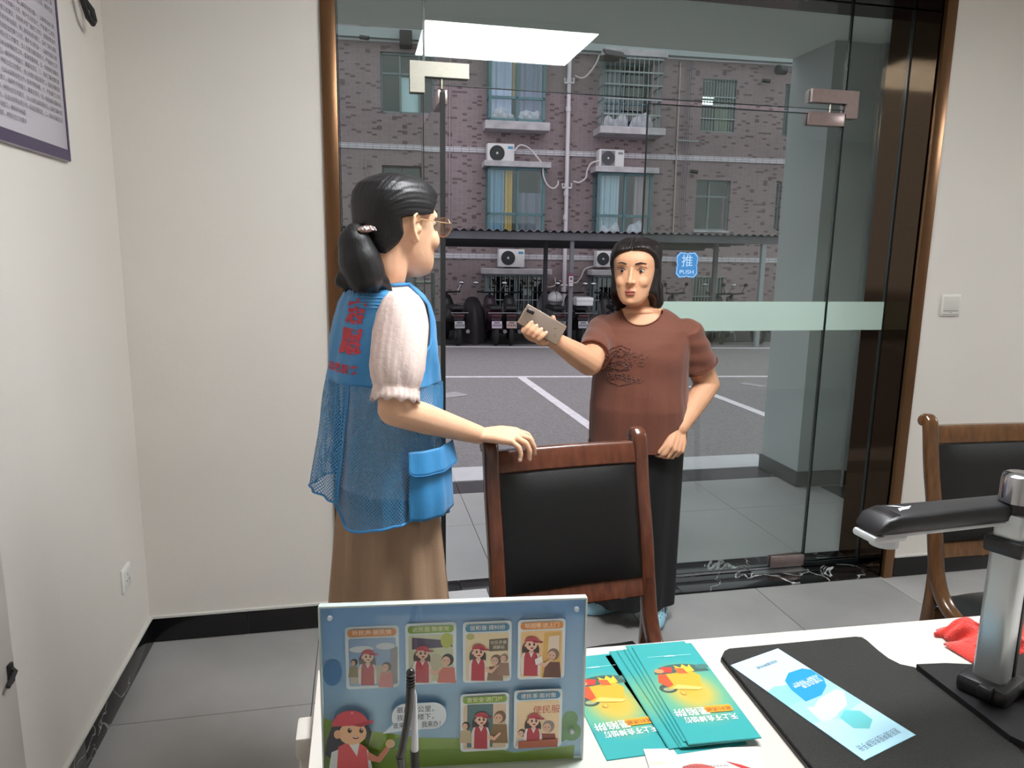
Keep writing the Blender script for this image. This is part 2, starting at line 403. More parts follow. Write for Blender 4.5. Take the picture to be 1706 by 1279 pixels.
# door jamb on the far left edge: a white inner door with a black handle
dl = thing('door_1', 'white', 'x', (LEFTX, 1.30, 0)); del dl['label']; del dl['category']; dl['kind'] = 'structure'
b = MB(); b.box((LEFTX+.009, 1.30, 1.02), (.018, .86, 2.04), bev=.004); obj('door_leaf', b, pmat('door_white', (196, 188, 182), .4), dl, W=True)
b = MB(); b.box((LEFTX+.02, 1.30+.0, .45), (.006, .6, .55), bev=.003); b.box((LEFTX+.02, 1.30, 1.4), (.006, .6, .9), bev=.003); obj('door_panel', b, pmat('door_white', (0, 0, 0)), dl, W=True)
b = MB(); b.box((LEFTX+.022, 1.700, .54), (.008, .02, .05), bev=.003); b.tube([(LEFTX+.024, 1.703, .55), (LEFTX+.032, 1.70, .545), (LEFTX+.032, 1.66, .53)], .005, 8); obj('door_latch', b, pmat('latch_black', (25, 24, 24), .4), dl, W=True)

# ================================================================= glass entrance
GY = 2.97
def glass_mat(name, tint, refl=1.0):
    m = bpy.data.materials.new(name); m.use_nodes = True; n, l = m.node_tree.nodes, m.node_tree.links; n.clear()
    out = n.new('ShaderNodeOutputMaterial'); tr = n.new('ShaderNodeBsdfTransparent'); gl = n.new('ShaderNodeBsdfGlossy'); mx = n.new('ShaderNodeMixShader')
    tr.inputs[0].default_value = (*tint, 1); gl.inputs['Roughness'].default_value = 0.0; gl.inputs[0].default_value = (.92, 1, .95, 1)
    g = n.new('ShaderNodeNewGeometry'); d = n.new('ShaderNodeVectorMath'); d.operation = 'DOT_PRODUCT'
    l.new(g.outputs['Normal'], d.inputs[0]); l.new(g.outputs['Incoming'], d.inputs[1])
    a = n.new('ShaderNodeMath'); a.operation = 'ABSOLUTE'; l.new(d.outputs['Value'], a.inputs[0])
    s = n.new('ShaderNodeMath'); s.operation = 'SUBTRACT'; s.inputs[0].default_value = 1; l.new(a.outputs[0], s.inputs[1])
    p = n.new('ShaderNodeMath'); p.operation = 'POWER'; p.inputs[1].default_value = 5; l.new(s.outputs[0], p.inputs[0])
    q = n.new('ShaderNodeMath'); q.operation = 'MULTIPLY_ADD'; q.inputs[1].default_value = .95*refl; q.inputs[2].default_value = .045*refl; l.new(p.outputs[0], q.inputs[0])
    l.new(q.outputs[0], mx.inputs[0]); l.new(tr.outputs[0], mx.inputs[1]); l.new(gl.outputs[0], mx.inputs[2]); l.new(mx.outputs[0], out.inputs[0]); return m
glass = glass_mat('tinted_glass', (.850, .888, .872), 1.25)
edge_dark = pmat('glass_edge', (24, 34, 31), .2)
steel = pmat('brushed_steel', (150, 147, 136), .42, metal=.8, noise=(40, .08), stretch=(1, 1, 14))
steel2 = pmat('brushed_steel_mauve', (168, 150, 148), .34, metal=.85, noise=(40, .06))

fr = thing('door_2', 'x', 'x', (1.18, 2.9, 0)); del fr['label']; del fr['category']; fr['kind'] = 'structure'
b = MB()
for x0, x1 in ((OX0, OX0+.052), (OX1-.05, OX1)): b.box(((x0+x1)/2, WALLY-.004, OZ/2), (x1-x0, .022, OZ), bev=.002)
b.box(((OX0+OX1)/2, WALLY-.004, OZ-.025), (OX1-OX0-.1, .022, .05), bev=.002)
obj('bronze_trim', b, bronze, fr, W=True)
b = MB(); b.box((OX1-.028, 2.960, OZ/2), (.056, .30, OZ)); obj('jamb', b, darkm, fr, W=True, smooth=0)
b = MB(); b.box((2.4185, GY, 1.30), (.003, .020, 2.58)); obj('glazing_bead', b, pmat('bead_black', (16, 14, 13), .5), fr, W=True, smooth=0)
b = MB(); b.box((OX0+.027, 2.955, OZ/2), (.052, .29, OZ)); obj('jamb', b, darkm, fr, W=True, smooth=0)
b = MB(); b.box((1.18, 2.960, 2.625), (2.55, .30, .07)); obj('header', b, darkm, fr, W=True, smooth=0)

def pane(name, x0, x1, z0, z1, parent, y=GY, t=.012):
    b = MB(); b.box(((x0+x1)/2, y, (z0+z1)/2), (x1-x0, t, z1-z0)); g = obj(name, b, glass, parent, W=True, smooth=0)
    e = MB()
    for x in (x0+.0012, x1-.0012): e.box((x, y, (z0+z1)/2), (.0024, t*1.02, z1-z0))
    for z in (z0+.001, z1-.001): e.box(((x0+x1)/2, y, z), (x1-x0, t*1.02, .002))
    obj('glass_edge', e, edge_dark, g, W=True, smooth=0); return g
ZT = 2.145
for nm, x0, x1 in (('window_1', -.064, .259), ('window_3', 2.114, 2.418)):
    w = thing(nm, 'x', 'x', ((x0+x1)/2, GY, 0)); del w['label']; del w['category']; w['kind'] = 'structure'
    pane('glass_pane', x0, x1, .028, 2.588, w)
    b = MB(); b.box(((x0+x1)/2, GY, .02), (x1-x0, .03, .02)); obj('bottom_channel', b, pmat('channel_dark', (30, 36, 38), .3, metal=.4), w, W=True)
w = thing('window_2', 'x', 'x', (1.18, GY, ZT)); del w['label']; del w['category']; w['kind'] = 'structure'
pane('glass_pane', .262, 2.110, ZT+.004, 2.588, w)

def lfit(name, sgn, xe, label, m):       # L patch fitting joining side light and transom
    t = thing(name, label, 'door fitting', (xe, GY, ZT), 0, 'metal patch fittings holding the glass door')
    b = MB(); o = -sgn
    P = [(xe+o*.055, ZT+.085), (xe-o*.175, ZT+.085), (xe-o*.175, ZT+.030), (xe-o*.002, ZT+.030), (xe-o*.002, ZT-.03), (xe+o*.055, ZT-.03)]
    if o > 0: P = P[::-1]
    for y0, y1 in ((GY-.022, GY-.007), (GY+.007, GY+.022)):
        b.prism(P, y0, y1, Matrix(((1, 0, 0, 0), (0, 0, 1, 0), (0, 1, 0, 0), (0, 0, 0, 1))))
    obj('clamp_plate', b, m, t, W=True)
    b = MB(); b.tube([(xe-o*.07, GY, ZT+.035), (xe-o*.07, GY, ZT-.01)], .008, 10); obj('pivot', b, steel, t, W=True)
    return t
lfit('patch_fitting', 1, .26, 'bright L-shaped steel patch fitting at the top left of the open doorway', steel)
lfit('patch_fitting', -1, 2.113, 'mauve-grey L-shaped steel patch fitting at the top right of the glass door', steel2)

def door_leaf(label, hx, sgn, ang, with_sticker):
    """glass leaf; local x runs from the pivot stile to the free stile"""
    t = thing('glass_door', label, 'door', (hx, GY, 0), ang)
    L = .915
    b = MB(); b.box((sgn*L/2, 0, 1.073), (L, .012, 2.115)); g = obj('glass_pane', b, glass, t, smooth=0)
    e = MB()
    for x in (0, L): e.box((sgn*x, 0, 1.073), (.003, .0124, 2.115))
    for z in (.017, 2.129): e.box((sgn*L/2, 0, z), (L, .0124, .003))
    obj('glass_edge', e, edge_dark, t, smooth=0)
    for z, nm in ((.045, 'bottom_clamp'), (2.108, 'top_clamp')):
        b = MB(); b.box((sgn*.088, -.013, z), (.176, .014, .056), bev=.002); b.box((sgn*.088, .013, z), (.176, .014, .056), bev=.002); obj(nm, b, steel2, t)
    h = MB()
    for s in (-1, 1):
        h.tube([(sgn*(L-.07), s*.055, .95), (sgn*(L-.07), s*.055, 1.40)], .012, 12)
        for z in (1.0, 1.35): h.tube([(sgn*(L-.07), s*.006, z), (sgn*(L-.07), s*.055, z)], .008, 8)
    return t, h
HX1, HX2 = .333, 2.107
tl, h = door_leaf('left glass door leaf swung fully open outwards, seen almost edge-on behind the woman in the vest', HX1, 1, PI/2, False)
obj('pull_handle', h, pmat('handle_steel', (150, 152, 150), .25, metal=.9), tl)
b = MB(); b.box((-.004, 0, 1.073), (.010, .020, 2.10)); obj('rubber_seal', b, pmat('seal_black', (20, 17, 18), .6), tl)
tr, h = door_leaf('closed right glass door leaf with blue push sticker behind the woman in the brown shirt', HX2, -1, 0, True)
frost = bpy.data.materials.new('frosted_film'); frost.use_nodes = True
_n = frost.node_tree.nodes; _l = frost.node_tree.links; _n.clear()
_o = _n.new('ShaderNodeOutputMaterial'); _t = _n.new('ShaderNodeBsdfTransparent'); _d = _n.new('ShaderNodeBsdfDiffuse'); _m = _n.new('ShaderNodeMixShader')
_d.inputs[0].default_value = (*lin((205, 226, 216)), 1); _m.inputs[0].default_value = .72; _l.new(_t.outputs[0], _m.inputs[1]); _l.new(_d.outputs[0], _m.inputs[2]); _l.new(_m.outputs[0], _o.inputs[0])
_t.inputs[0].default_value = (.8, .9, .86, 1)
b = MB(); b.box(((1.195+HX2)/2, GY-.0066, 1.243), (HX2-1.20, .0006, .132)); obj('frosted_band', b, frost, tr, W=True, smooth=0)
w3 = bpy.data.objects['window_3']
b = MB(); b.box(((2.117+2.416)/2, GY-.0066, 1.243), (.298, .0006, .132)); obj('frosted_band', b, frost, w3, W=True, smooth=0)
# push sticker
Ms = Matrix.Translation((1.405, GY-.0068, 1.468)) @ Matrix(((1, 0, 0, 0), (0, 0, -1, 0), (0, 1, 0, 0), (0, 0, 0, 1)))
S = Sheet(Ms)
def badge(r, n=64):
    P = []
    for k in range(n):
        a = 2*PI*k/n; rr = r*(1+.13*math.cos(4*(a-PI/4))-.055*abs(math.cos(8*(a-PI/4)))); P.append((rr*math.cos(a)*.98, rr*math.sin(a)*1.05))
    return P
S.poly(badge(.060), (40, 96, 168)); S.poly(badge(.0575), (150, 200, 240)); S.poly(badge(.0525), (66, 140, 206))
S.text('推', 0, .014, .056, (196, 226, 250), .0); S.text('PUSH', 0, -.031, .024, (196, 226, 250), .01, w=.066)
S.build('push_sticker', tr, label='blue push sticker with scalloped edge')

# threshold of black marble slabs, floor-spring plate
th = struct('threshold', MB().box((1.18, 2.955, -.02), (2.60, .31, .036)), pmat('mortar', (60, 60, 60), .9), smooth=0)
for x0, x1 in ((OX0+.055, .42), (.42, 1.40), (1.40, 2.418)):
    for y0, y1 in ((2.805, 2.905), (2.905, 3.11)):
        b = MB(); b.box(((x0+x1)/2, (y0+y1)/2, 0), (x1-x0-.002, y1-y0-.002, .010), bev=.001); obj('marble_slab', b, marble, th)
fp = obj('floor_spring_plate', MB().box((1.965, 2.965, .0065), (.28, .10, .003), bev=.001), pmat('worn_steel', (120, 120, 122), .35, metal=.8, noise=(12, .3)))
rebase(fp, (1.965, 2.965, .005)); tag(fp, 'rectangular metal floor spring plate set in the black marble threshold', 'plate')
pp = obj('paper_slip', MB().box((.43, 2.93, .0062), (.20, .14, .0012)), pmat('slip_white', (214, 212, 214), .6), smooth=0); rebase(pp, (.43, 2.93, .0055)); tag(pp, 'white slip of paper lying on the threshold left of the chair', 'paper')

# ================================================================= porch
pw = pmat('porch_wall', (168, 173, 175), .8)
pf = slab('porch_floor', -1.3, 3.4, 3.11, 4.88, -.28, -.008, groutm)
xs = [-1.005, -.205, .595, 1.395, 2.195, 2.995]
for a in range(5):
    for y0, y1 in ((3.112, 3.80), (3.80, 4.345)):
        b = MB(); b.box(((xs[a]+xs[a+1])/2, (y0+y1)/2, -.004), (.797, y1-y0-.003, .008), bev=.001, seg=1); obj('porch_tile', b, porchm, pf)
    b = MB(); b.box(((xs[a]+xs[a+1])/2, 4.467, -.004), (.797, .238, .008), bev=.001, seg=1); obj('marble_tile', b, pmat('dark_marble_tile', (66, 62, 68), .25, noise=(4, .2)), pf)
    b = MB(); b.box(((xs[a]+xs[a+1])/2, 4.745, -.002), (.798, .31, .012), bev=.002, seg=1); obj('kerb_stone', b, pmat('kerb_white', (200, 198, 204), .6, noise=(6, .06)), pf)
b = MB()
b.box((3.29, 3.61, 1.26), (.22, 1.02, 3.08)); b.box((3.115, 4.34, 1.26), (.57, .44, 3.08)); b.box((3.30, 4.34, 1.26), (.3, .5, 3.08))
struct('wall_porch_right', b, pw, smooth=0)
slab('wall_porch_left', -1.45, -1.2, 3.1, 4.56, -.28, 2.8, pw)
slab('ceiling_porch', -1.45, 3.45, 3.1, 4.56, 2.80, 3.0, pmat('porch_ceiling', (218, 224, 218), .9))
b = MB(); b.box((3.0, 4.11, .055), (.36, .016, .10)); b.box((2.826, 4.34, .055), (.016, .46, .10)); b.box((3.172, 3.6, .055), (.016, 1.0, .10))
struct('baseboard_porch', b, pmat('porch_skirting', (42, 46, 48), .3), smooth=0)
# ================================================================= yard, shed, apartment block
AF = math.radians(-3.0)                      # the block stands slightly askew to the street wall
GZ = -.28                                    # yard level
FD = 19.0
def fr_(a): return Vector((math.cos(a), math.sin(a), 0)), Vector((-math.sin(a), math.cos(a), 0))
FU, FN = fr_(AF)
MF = Matrix(((FU.x, FN.x, 0, 0), (FU.y, FN.y, 0, 0), (0, 0, 1, 0), (0, 0, 0, 1)))     # facade frame: u, depth, z
def FP(x, y, D):                              # (u, z) on the plane at depth D of the facade frame
    d = pray(x, y); t = D/d.dot(FN); p = d*t; return p.dot(FU), p.z+EYE
def FR(x0, y0, x1, y1, D=FD):
    a = FP(x0, (y0+y1)/2, D); b = FP(x1, (y0+y1)/2, D); c = FP((x0+x1)/2, y0, D); d = FP((x0+x1)/2, y1, D)
    return a[0], b[0], d[1], c[1]
asph = pmat('asphalt', (122, 117, 119), .9, noise=(38, .22, 9), bump=(60, .7))
y_ = struct('ground_yard', MB().box((4, 27, GZ-.05), (60, 44.3, .1)), asph, smooth=0)

# painted lines
paint = pmat('road_paint', (205, 200, 206), .8, noise=(9, .12))
faded = pmat('road_paint_faded', (150, 146, 150), .85, noise=(9, .15))
def stripe(p, q, w, m, nm, label):
    a = PZ(*p, GZ+.004); c = PZ(*q, GZ+.004); b = MB(); b.bar(a, c, w, .006)
    o = obj(nm, b, m, smooth=0); rebase(o, (a+c)/2); tag(o, label, 'road marking', 'white parking lines on the asphalt'); return o
stripe((600, 628), (1290, 627), .10, paint, 'parking_line', 'long white painted line running across the yard behind both women')
stripe((868, 628), (1000, 722), .12, paint, 'parking_line', 'slanting white parking line left of the woman in the brown shirt')
stripe((1150, 643), (1330, 712), .12, paint, 'parking_line', 'slanting white parking line right of the woman in the brown shirt')
stripe((500, 576), (1300, 580), .10, paint, 'parking_line', 'thin white line along the front of the parked scooters')
stripe((735, 660), (770, 655), .28, faded, 'road_arrow', 'faded arrow mark on the asphalt beside the vest')
stripe((1236, 638), (1275, 644), .16, faded, 'road_arrow', 'faded arrow mark on the asphalt behind the glass door on the right')

# ---- wall with brick-tile cladding (courses too fine to pick apart at this distance)
def brick_mat():
    m = bpy.data.materials.new('brick_tile_cladding'); m.use_nodes = True; n, l = m.node_tree.nodes, m.node_tree.links
    b = n['Principled BSDF']; b.inputs['Roughness'].default_value = .7
    t = n.new('ShaderNodeTexCoord'); mp = n.new('ShaderNodeMapping'); mp.inputs['Rotation'].default_value = (PI/2, 0, 0)
    l.new(t.outputs['Object'], mp.inputs[0])
    br = n.new('ShaderNodeTexBrick'); l.new(mp.outputs[0], br.inputs[0])
    br.offset = .0; br.squash = 1; br.inputs['Scale'].default_value = 1
    br.inputs['Brick Width'].default_value = .125; br.inputs['Row Height'].default_value = .048; br.inputs['Mortar Size'].default_value = .005; br.inputs['Mortar Smooth'].default_value = .3
    br.inputs['Color1'].default_value = (*lin((138, 122, 123)), 1); br.inputs['Color2'].default_value = (*lin((128, 113, 115)), 1); br.inputs['Mortar'].default_value = (*lin((146, 134, 138)), 1)
    # scattered darker bricks: cell noise on the brick grid
    sp = n.new('ShaderNodeSeparateXYZ'); l.new(t.outputs['Object'], sp.inputs[0]); cb = n.new('ShaderNodeCombineXYZ')
    for k, (ax, st) in enumerate((('X', .125), ('Z', .048))):
        dv = n.new('ShaderNodeMath'); dv.operation = 'DIVIDE'; dv.inputs[1].default_value = st; fl_ = n.new('ShaderNodeMath'); fl_.operation = 'FLOOR'
        l.new(sp.outputs[ax], dv.inputs[0]); l.new(dv.outputs[0], fl_.inputs[0]); l.new(fl_.outputs[0], cb.inputs[k])
    wn_ = n.new('ShaderNodeTexWhiteNoise'); wn_.noise_dimensions = '2D'; l.new(cb.outputs[0], wn_.inputs['Vector'])
    gt = n.new('ShaderNodeMath'); gt.operation = 'GREATER_THAN'; gt.inputs[1].default_value = .89; l.new(wn_.outputs['Value'], gt.inputs[0])
    dk = n.new('ShaderNodeMix'); dk.data_type = 'RGBA'; dk.inputs[7].default_value = (*lin((84, 64, 68)), 1)
    mf = n.new('ShaderNodeMath'); mf.operation = 'MULTIPLY'; mf.inputs[1].default_value = .75; l.new(gt.outputs[0], mf.inputs[0])
    l.new(mf.outputs[0], dk.inputs[0]); l.new(br.outputs['Color'], dk.inputs[6])
    z = n.new('ShaderNodeTexNoise'); z.inputs['Scale'].default_value = .35; z.inputs['Detail'].default_value = 5; l.new(t.outputs['Object'], z.inputs['Vector'])
    r = n.new('ShaderNodeMapRange'); r.inputs[1].default_value = .3; r.inputs[2].default_value = .7; r.inputs[3].default_value = .82; r.inputs[4].default_value = 1.12; l.new(z.outputs[0], r.inputs[0])
    mu = n.new('ShaderNodeMix'); mu.data_type = 'RGBA'; mu.blend_type = 'MULTIPLY'; mu.inputs[0].default_value = 1
    l.new(dk.outputs[2], mu.inputs[6]); l.new(r.outputs[0], mu.inputs[7]); l.new(mu.outputs[2], b.inputs['Base Color'])
    bp = n.new('ShaderNodeBump'); bp.inputs['Strength'].default_value = .3; bp.inputs['Distance'].default_value = .005; bp.invert = True; l.new(br.outputs['Fac'], bp.inputs['Height']); l.new(bp.outputs[0], b.inputs['Normal'])
    return m
brickm = brick_mat()
bandm = bpy.data.materials.new('white_tile_band'); bandm.use_nodes = True
_n = bandm.node_tree.nodes; _l = bandm.node_tree.links; _t = _n.new('ShaderNodeTexCoord'); _mp = _n.new('ShaderNodeMapping'); _mp.inputs['Rotation'].default_value = (PI/2, 0, 0)
_b = _n.new('ShaderNodeTexBrick'); _b.offset = 0; _b.inputs['Scale'].default_value = 1; _b.inputs['Brick Width'].default_value = .2; _b.inputs['Row Height'].default_value = .06; _b.inputs['Mortar Size'].default_value = .008
_b.inputs['Color1'].default_value = (*lin((196, 192, 198)), 1); _b.inputs['Color2'].default_value = (*lin((186, 182, 188)), 1); _b.inputs['Mortar'].default_value = (*lin((140, 136, 142)), 1)
_l.new(_t.outputs['Object'], _mp.inputs[0]); _l.new(_mp.outputs[0], _b.inputs[0]); _l.new(_b.outputs['Color'], _n['Principled BSDF'].inputs['Base Color'])
teal = pmat('teal_aluminium', (80, 112, 118), .5, noise=(5, .1))
greyal = pmat('grey_aluminium', (112, 126, 130), .5)
conc = pmat('weathered_concrete', (172, 168, 172), .9, noise=(3.5, .2, 8))
barsm = pmat('galvanised_bars', (138, 148, 148), .5, metal=.3)
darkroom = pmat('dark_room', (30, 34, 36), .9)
winglass = glass_mat('window_glass', (.90, .93, .94), 1.2)
def cur(rgb): return pmat('curtain_%d_%d_%d' % rgb, tuple(min(250, int(v*1.18)) for v in rgb), .9)

flats = thing('apartment_building', 'three-storey apartment block clad in brown brick tiles beyond the yard', 'building', (0, 0, 0), 0)
flats.location = MF @ Vector((4.0, FD, GZ)); flats.rotation_euler = (0, 0, AF)
def F(mb, name, m, parent=flats, **k):       # facade-frame geometry -> child
    me = MB(); me.v = [tuple(MF @ Vector(v)) for v in mb.v]; me.f = mb.f; me.m = mb.m
    return obj(name, me, m, parent, W=True, **k)
def fbox(mb, u0, u1, d0, d1, z0, z1, bev=0): return mb.box(((u0+u1)/2, (d0+d1)/2, (z0+z1)/2), (u1-u0, d1-d0, z1-z0), bev=bev)

# wall = grid of rectangles with the openings left free
UL, UR, ZB, ZTOP = -9.0, 14.0, GZ, 7.6
holes = {}
def hole(key, x0, y0, x1, y1): holes[key] = FR(x0, y0, x1, y1); return holes[key]
hole('A', 634, 88, 724, 189); hole('B', 814, 96, 900, 208); hole('C', 998, 104, 1083, 219); hole('D', 1169, 131, 1226, 220)
hole('E', 637, 276, 703, 372); hole('E2', 706, 276, 738, 372); hole('G', 812, 282, 899, 395); hole('H', 990, 291, 1073, 400)
hole('I', 1158, 300, 1215, 384); hole('J', 810, 456, 902, 520); hole('K', 985, 458, 1070, 520); hole('L', 1153, 461, 1203, 520)
hole('M', 1306, 140, 1318, 228); hole('N', 1291, 302, 1300, 384)
us = sorted({UL, UR, *[h[0] for h in holes.values()], *[h[1] for h in holes.values()]})
b = MB()
for a, c in zip(us[:-1], us[1:]):
    m_ = (a+c)/2; hs = sorted((h[2], h[3]) for h in holes.values() if h[0] < m_ < h[1])
    z = ZB
    for h0, h1 in hs: fbox(b, a, c, FD, FD+.3, z, h0); z = h1
    fbox(b, a, c, FD, FD+.3, z, ZTOP)
F(b, 'brick_wall', brickm, smooth=0)
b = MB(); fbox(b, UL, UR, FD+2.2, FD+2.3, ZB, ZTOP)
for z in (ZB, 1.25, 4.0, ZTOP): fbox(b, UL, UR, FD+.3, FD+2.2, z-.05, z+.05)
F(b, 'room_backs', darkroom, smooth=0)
zz = FP(936, 250, FD)[1], FP(936, 258.5, FD)[1]
def band(nm, x, y0, y1, m, out=.03):
    z1, z0 = FP(x, y0, FD)[1], FP(x, y1, FD)[1]; b = MB(); fbox(b, UL, UR, FD-out, FD, z0, z1); return F(b, nm, m, smooth=0)
band('tile_band', 936, 251, 259.5, bandm); band('tile_band', 1000, 425, 434, bandm)
band('cornice', 950, 70, 86, pmat('cornice_grey', (150, 160, 160), .8), .22); band('cornice_edge', 950, 86, 89, pmat('cornice_white', (206, 208, 208), .8), .06)

def curtain(name, u0, u1, z0, z1, d, rgb, amp=.035, waves=6, parent=flats, sheer=False):
    b = MB(); N = waves*6; rings = []
    for i in range(N+1):
        u = u0+(u1-u0)*i/N; y = d+amp*math.sin(2*PI*i/6)+amp*.4*math.sin(i*1.7)
        rings.append([(u, y, z0), (u, y+.006*math.sin(i), (z0+z1)/2), (u, y, z1), (u, y+.004, z1), (u, y+.004, z0)])
    b.loft(rings); F(b, name, cur(rgb), parent, smooth=60)
def bedding(u0, u1, z0, h, d, parent):
    """crumpled white quilt stuffed behind the glass"""
    b = MB(); N, K = 22, 8; g = []
    for i in range(N+1):
        q = i/N; top = h*(.72+.22*math.sin(PI*q*1.3+u0*3)+.08*math.sin(11*q+u0))*(1-.6*abs(2*q-1)**4)
        for j in range(K+1):
            k = j/K; g.append((u0+(u1-u0)*q+.02*math.sin(9*k+5*q), d-.05*math.sin(PI*k)*(1+.5*math.sin(14*q+6*k))-.02*math.sin(23*q), z0+top*k))
    b.add(g, [(i*(K+1)+j, (i+1)*(K+1)+j, (i+1)*(K+1)+j+1, i*(K+1)+j+1) for i in range(N) for j in range(K)])
    n0 = len(b.v); b.add([(p[0], d+.06, p[2]) for p in g], [tuple(reversed(f)) for f in b.f]); rg = [i*(K+1)+K for i in range(N+1)]
    for a, c in zip(rg, rg[1:]): b.f.append((a, n0+a, n0+c, c)); b.m.append(0)
    return F(b, 'white_bedding', pmat('quilt_white', (188, 190, 198), .9), parent, smooth=60)
def framebars(b, u0, u1, z0, z1, d, t=.05, mull=(), rails=(), dep=.06):
    fbox(b, u0, u0+t, d, d+dep, z0, z1); fbox(b, u1-t, u1, d, d+dep, z0, z1); fbox(b, u0, u1, d, d+dep, z0, z0+t); fbox(b, u0, u1, d, d+dep, z1-t, z1)
    for m in mull: u = u0+(u1-u0)*m; fbox(b, u-t*.4, u+t*.4, d, d+dep, z0, z1)
    for r in rails: z = z0+(z1-z0)*r; fbox(b, u0, u1, d, d+dep, z-t*.45, z+t*.45)
def panes(parent, u0, u1, z0, z1, d, mull=(), rails=()):
    U = [0, *mull, 1]; Z = [0, *rails, 1]
    for a, c in zip(U[:-1], U[1:]):
        for e, g in zip(Z[:-1], Z[1:]):
            b = MB(); fbox(b, u0+(u1-u0)*a+.02, u0+(u1-u0)*c-.02, d+.025, d+.033, z0+(z1-z0)*e+.02, z0+(z1-z0)*g-.02); F(b, 'pane', winglass, parent, smooth=0)
def flush(key, m, mull, rails, inset=.08):
    u0, u1, z0, z1 = holes[key]; b = MB(); framebars(b, u0, u1, z0, z1, FD+inset, mull=mull, rails=rails)
    w = F(b, 'window', m, smooth=0); panes(w, u0, u1, z0, z1, FD+inset, mull, rails); return w
def grille(parent, u0, u1, z0, z1, d, nb, rails, name='grille', r=.011):
    b = MB()
    for i in range(nb+1): u = u0+(u1-u0)*i/nb; b.tube([(u, d, z0), (u, d, z1)], r, 5, cap=False)
    for q in rails: z = z0+(z1-z0)*q; fbox(b, u0, u1, d-.012, d+.012, z-.014, z+.014)
    return F(b, name, barsm, parent, smooth=60)
def bay(key, mull, rails, slab_top=None, slab_bot=None, proj=.45, sides=True, m=teal):
    """protruding window box with concrete slabs"""
    u0, u1, z0, z1 = holes[key]; d = FD-proj; u0 -= .05; u1 += .05
    b = MB(); framebars(b, u0, u1, z0, z1, d, mull=mull, rails=rails, t=.07)
    for u in (u0, u1-.05): fbox(b, u, u+.05, d+.06, FD, z0, z0+.06); fbox(b, u, u+.05, d+.06, FD, z1-.06, z1); fbox(b, u, u+.05, FD-.06, FD, z0, z1)
    for r in rails:
        z = z0+(z1-z0)*r
        for u in (u0, u1-.04): fbox(b, u, u+.04, d+.05, FD, z-.02, z+.02)
    w = F(b, 'window', m, smooth=0)
    panes(w, u0, u1, z0, z1, d, mull, rails)
    for u in (u0+.015, u1-.023): b = MB(); fbox(b, u, u+.008, d+.06, FD-.05, z0+.06, z1-.06); F(b, 'pane', winglass, w, smooth=0)
    if slab_bot: sl = MB(); fbox(sl, u0-.09, u1+.12, d-.09, FD, z0-slab_bot, z0, bev=.01); F(sl, 'concrete_slab', conc, smooth=0)
    if slab_top: sl = MB(); fbox(sl, u0-.1, u1+.12, d-.12, FD, z1, z1+slab_top, bev=.01); F(sl, 'concrete_slab', conc, smooth=0)
    return w, u0, u1, z0, z1, d
# upper floor
w = flush('A', greyal, (.36, .72), (.66,))
u0, u1, z0, z1 = holes['A']; fbox_ = MB(); fbox(fbox_, u0+(u1-u0)*.38, u0+(u1-u0)*.70, FD+.17, FD+.19, z0+.06, z0+(z1-z0)*.62); F(fbox_, 'blind', cur((176, 196, 198)), w, smooth=0)
w, u0, u1, z0, z1, d = bay('B', (.5,), (.35,), None, .20); H_ = z1-z0; W_ = u1-u0
curtain('curtain', u0+.05, u0+W_*.42, z0+.06, z1-.05, d+.16, (168, 178, 196), waves=5, parent=w); curtain('curtain', u0+W_*.42, u0+W_*.52, z0+H_*.35, z1-.05, d+.18, (170, 146, 110), waves=2, parent=w)
curtain('curtain', u0+W_*.53, u1-.06, z0+.06, z1-.05, d+.17, (122, 128, 152), waves=5, parent=w)
bedding(u0+.12, u0+W_*.46, z0+.06, .34, d+.11, w); bedding(u0+W_*.54, u1-.12, z0+.06, .42, d+.11, w)
# caged balcony
u0, u1, z0, z1 = holes['C']; w = flush('C', teal, (.45,), (.42,), .12)
curtain('curtain', u0+.1, u0+.6, z0+.5, z1-.1, FD+.3, (120, 128, 138), waves=3, parent=w)
cu0, cu1 = u0-.03, u1+.10; cd_ = FD-.62
g = MB()
for k in range(13):
    u = cu0+(cu1-cu0)*k/12; g.tube([(u, cd_, z0), (u, cd_, z1)], .012, 5, cap=False)
for k in range(5):
    for u in (cu0, cu1): g.tube([(u, cd_+.6*k/5, z0), (u, cd_+.6*k/5, z1)], .012, 5, cap=False)
for q in (0, .18, .4, .6, .78, .97):
    z = z0+(z1-z0)*q; fbox(g, cu0, cu1, cd_-.014, cd_+.014, z-.018, z+.018)
    for u in (cu0, cu1): fbox(g, u-.014, u+.014, cd_, FD, z-.018, z+.018)
F(g, 'window_cage', barsm, smooth=60)
g = MB(); fbox(g, cu0-.1, cu1+.12, cd_-.08, FD, z0-.17, z0, bev=.01); F(g, 'concrete_slab', conc, smooth=0); g = MB(); fbox(g, cu0-.02, cu1+.1, cd_-.04, FD, z1, z1+.16, bev=.01); F(g, 'concrete_slab', conc, smooth=0)
bedding(u0+.02, u0+.66, z0+.01, .50, FD-.36, flats); bedding(u0+.72, u1-.02, z0+.01, .42, FD-.36, flats)
w = flush('D', greyal, (.45,), (.62,)); u0, u1, z0, z1 = holes['D']; curtain('curtain', u0+(u1-u0)*.45, u1-.1, z0+.05, z1-.5, FD+.25, (122, 130, 96), waves=3, parent=w)
b = MB(); fbox(b, u0+.1, u1-.1, FD+1.2, FD+1.25, z1-.42, z1-.2); F(b, 'lit_ceiling_lamp', pmat('far_lamp', (240, 250, 240), .5, emit=((215, 240, 225), 3.0)), w, smooth=0)
grille(w, u0, u1, z0, z1, FD+.02, 12, (0, .25, .5, .66, 1))
flush('M', greyal, (), (.5,))
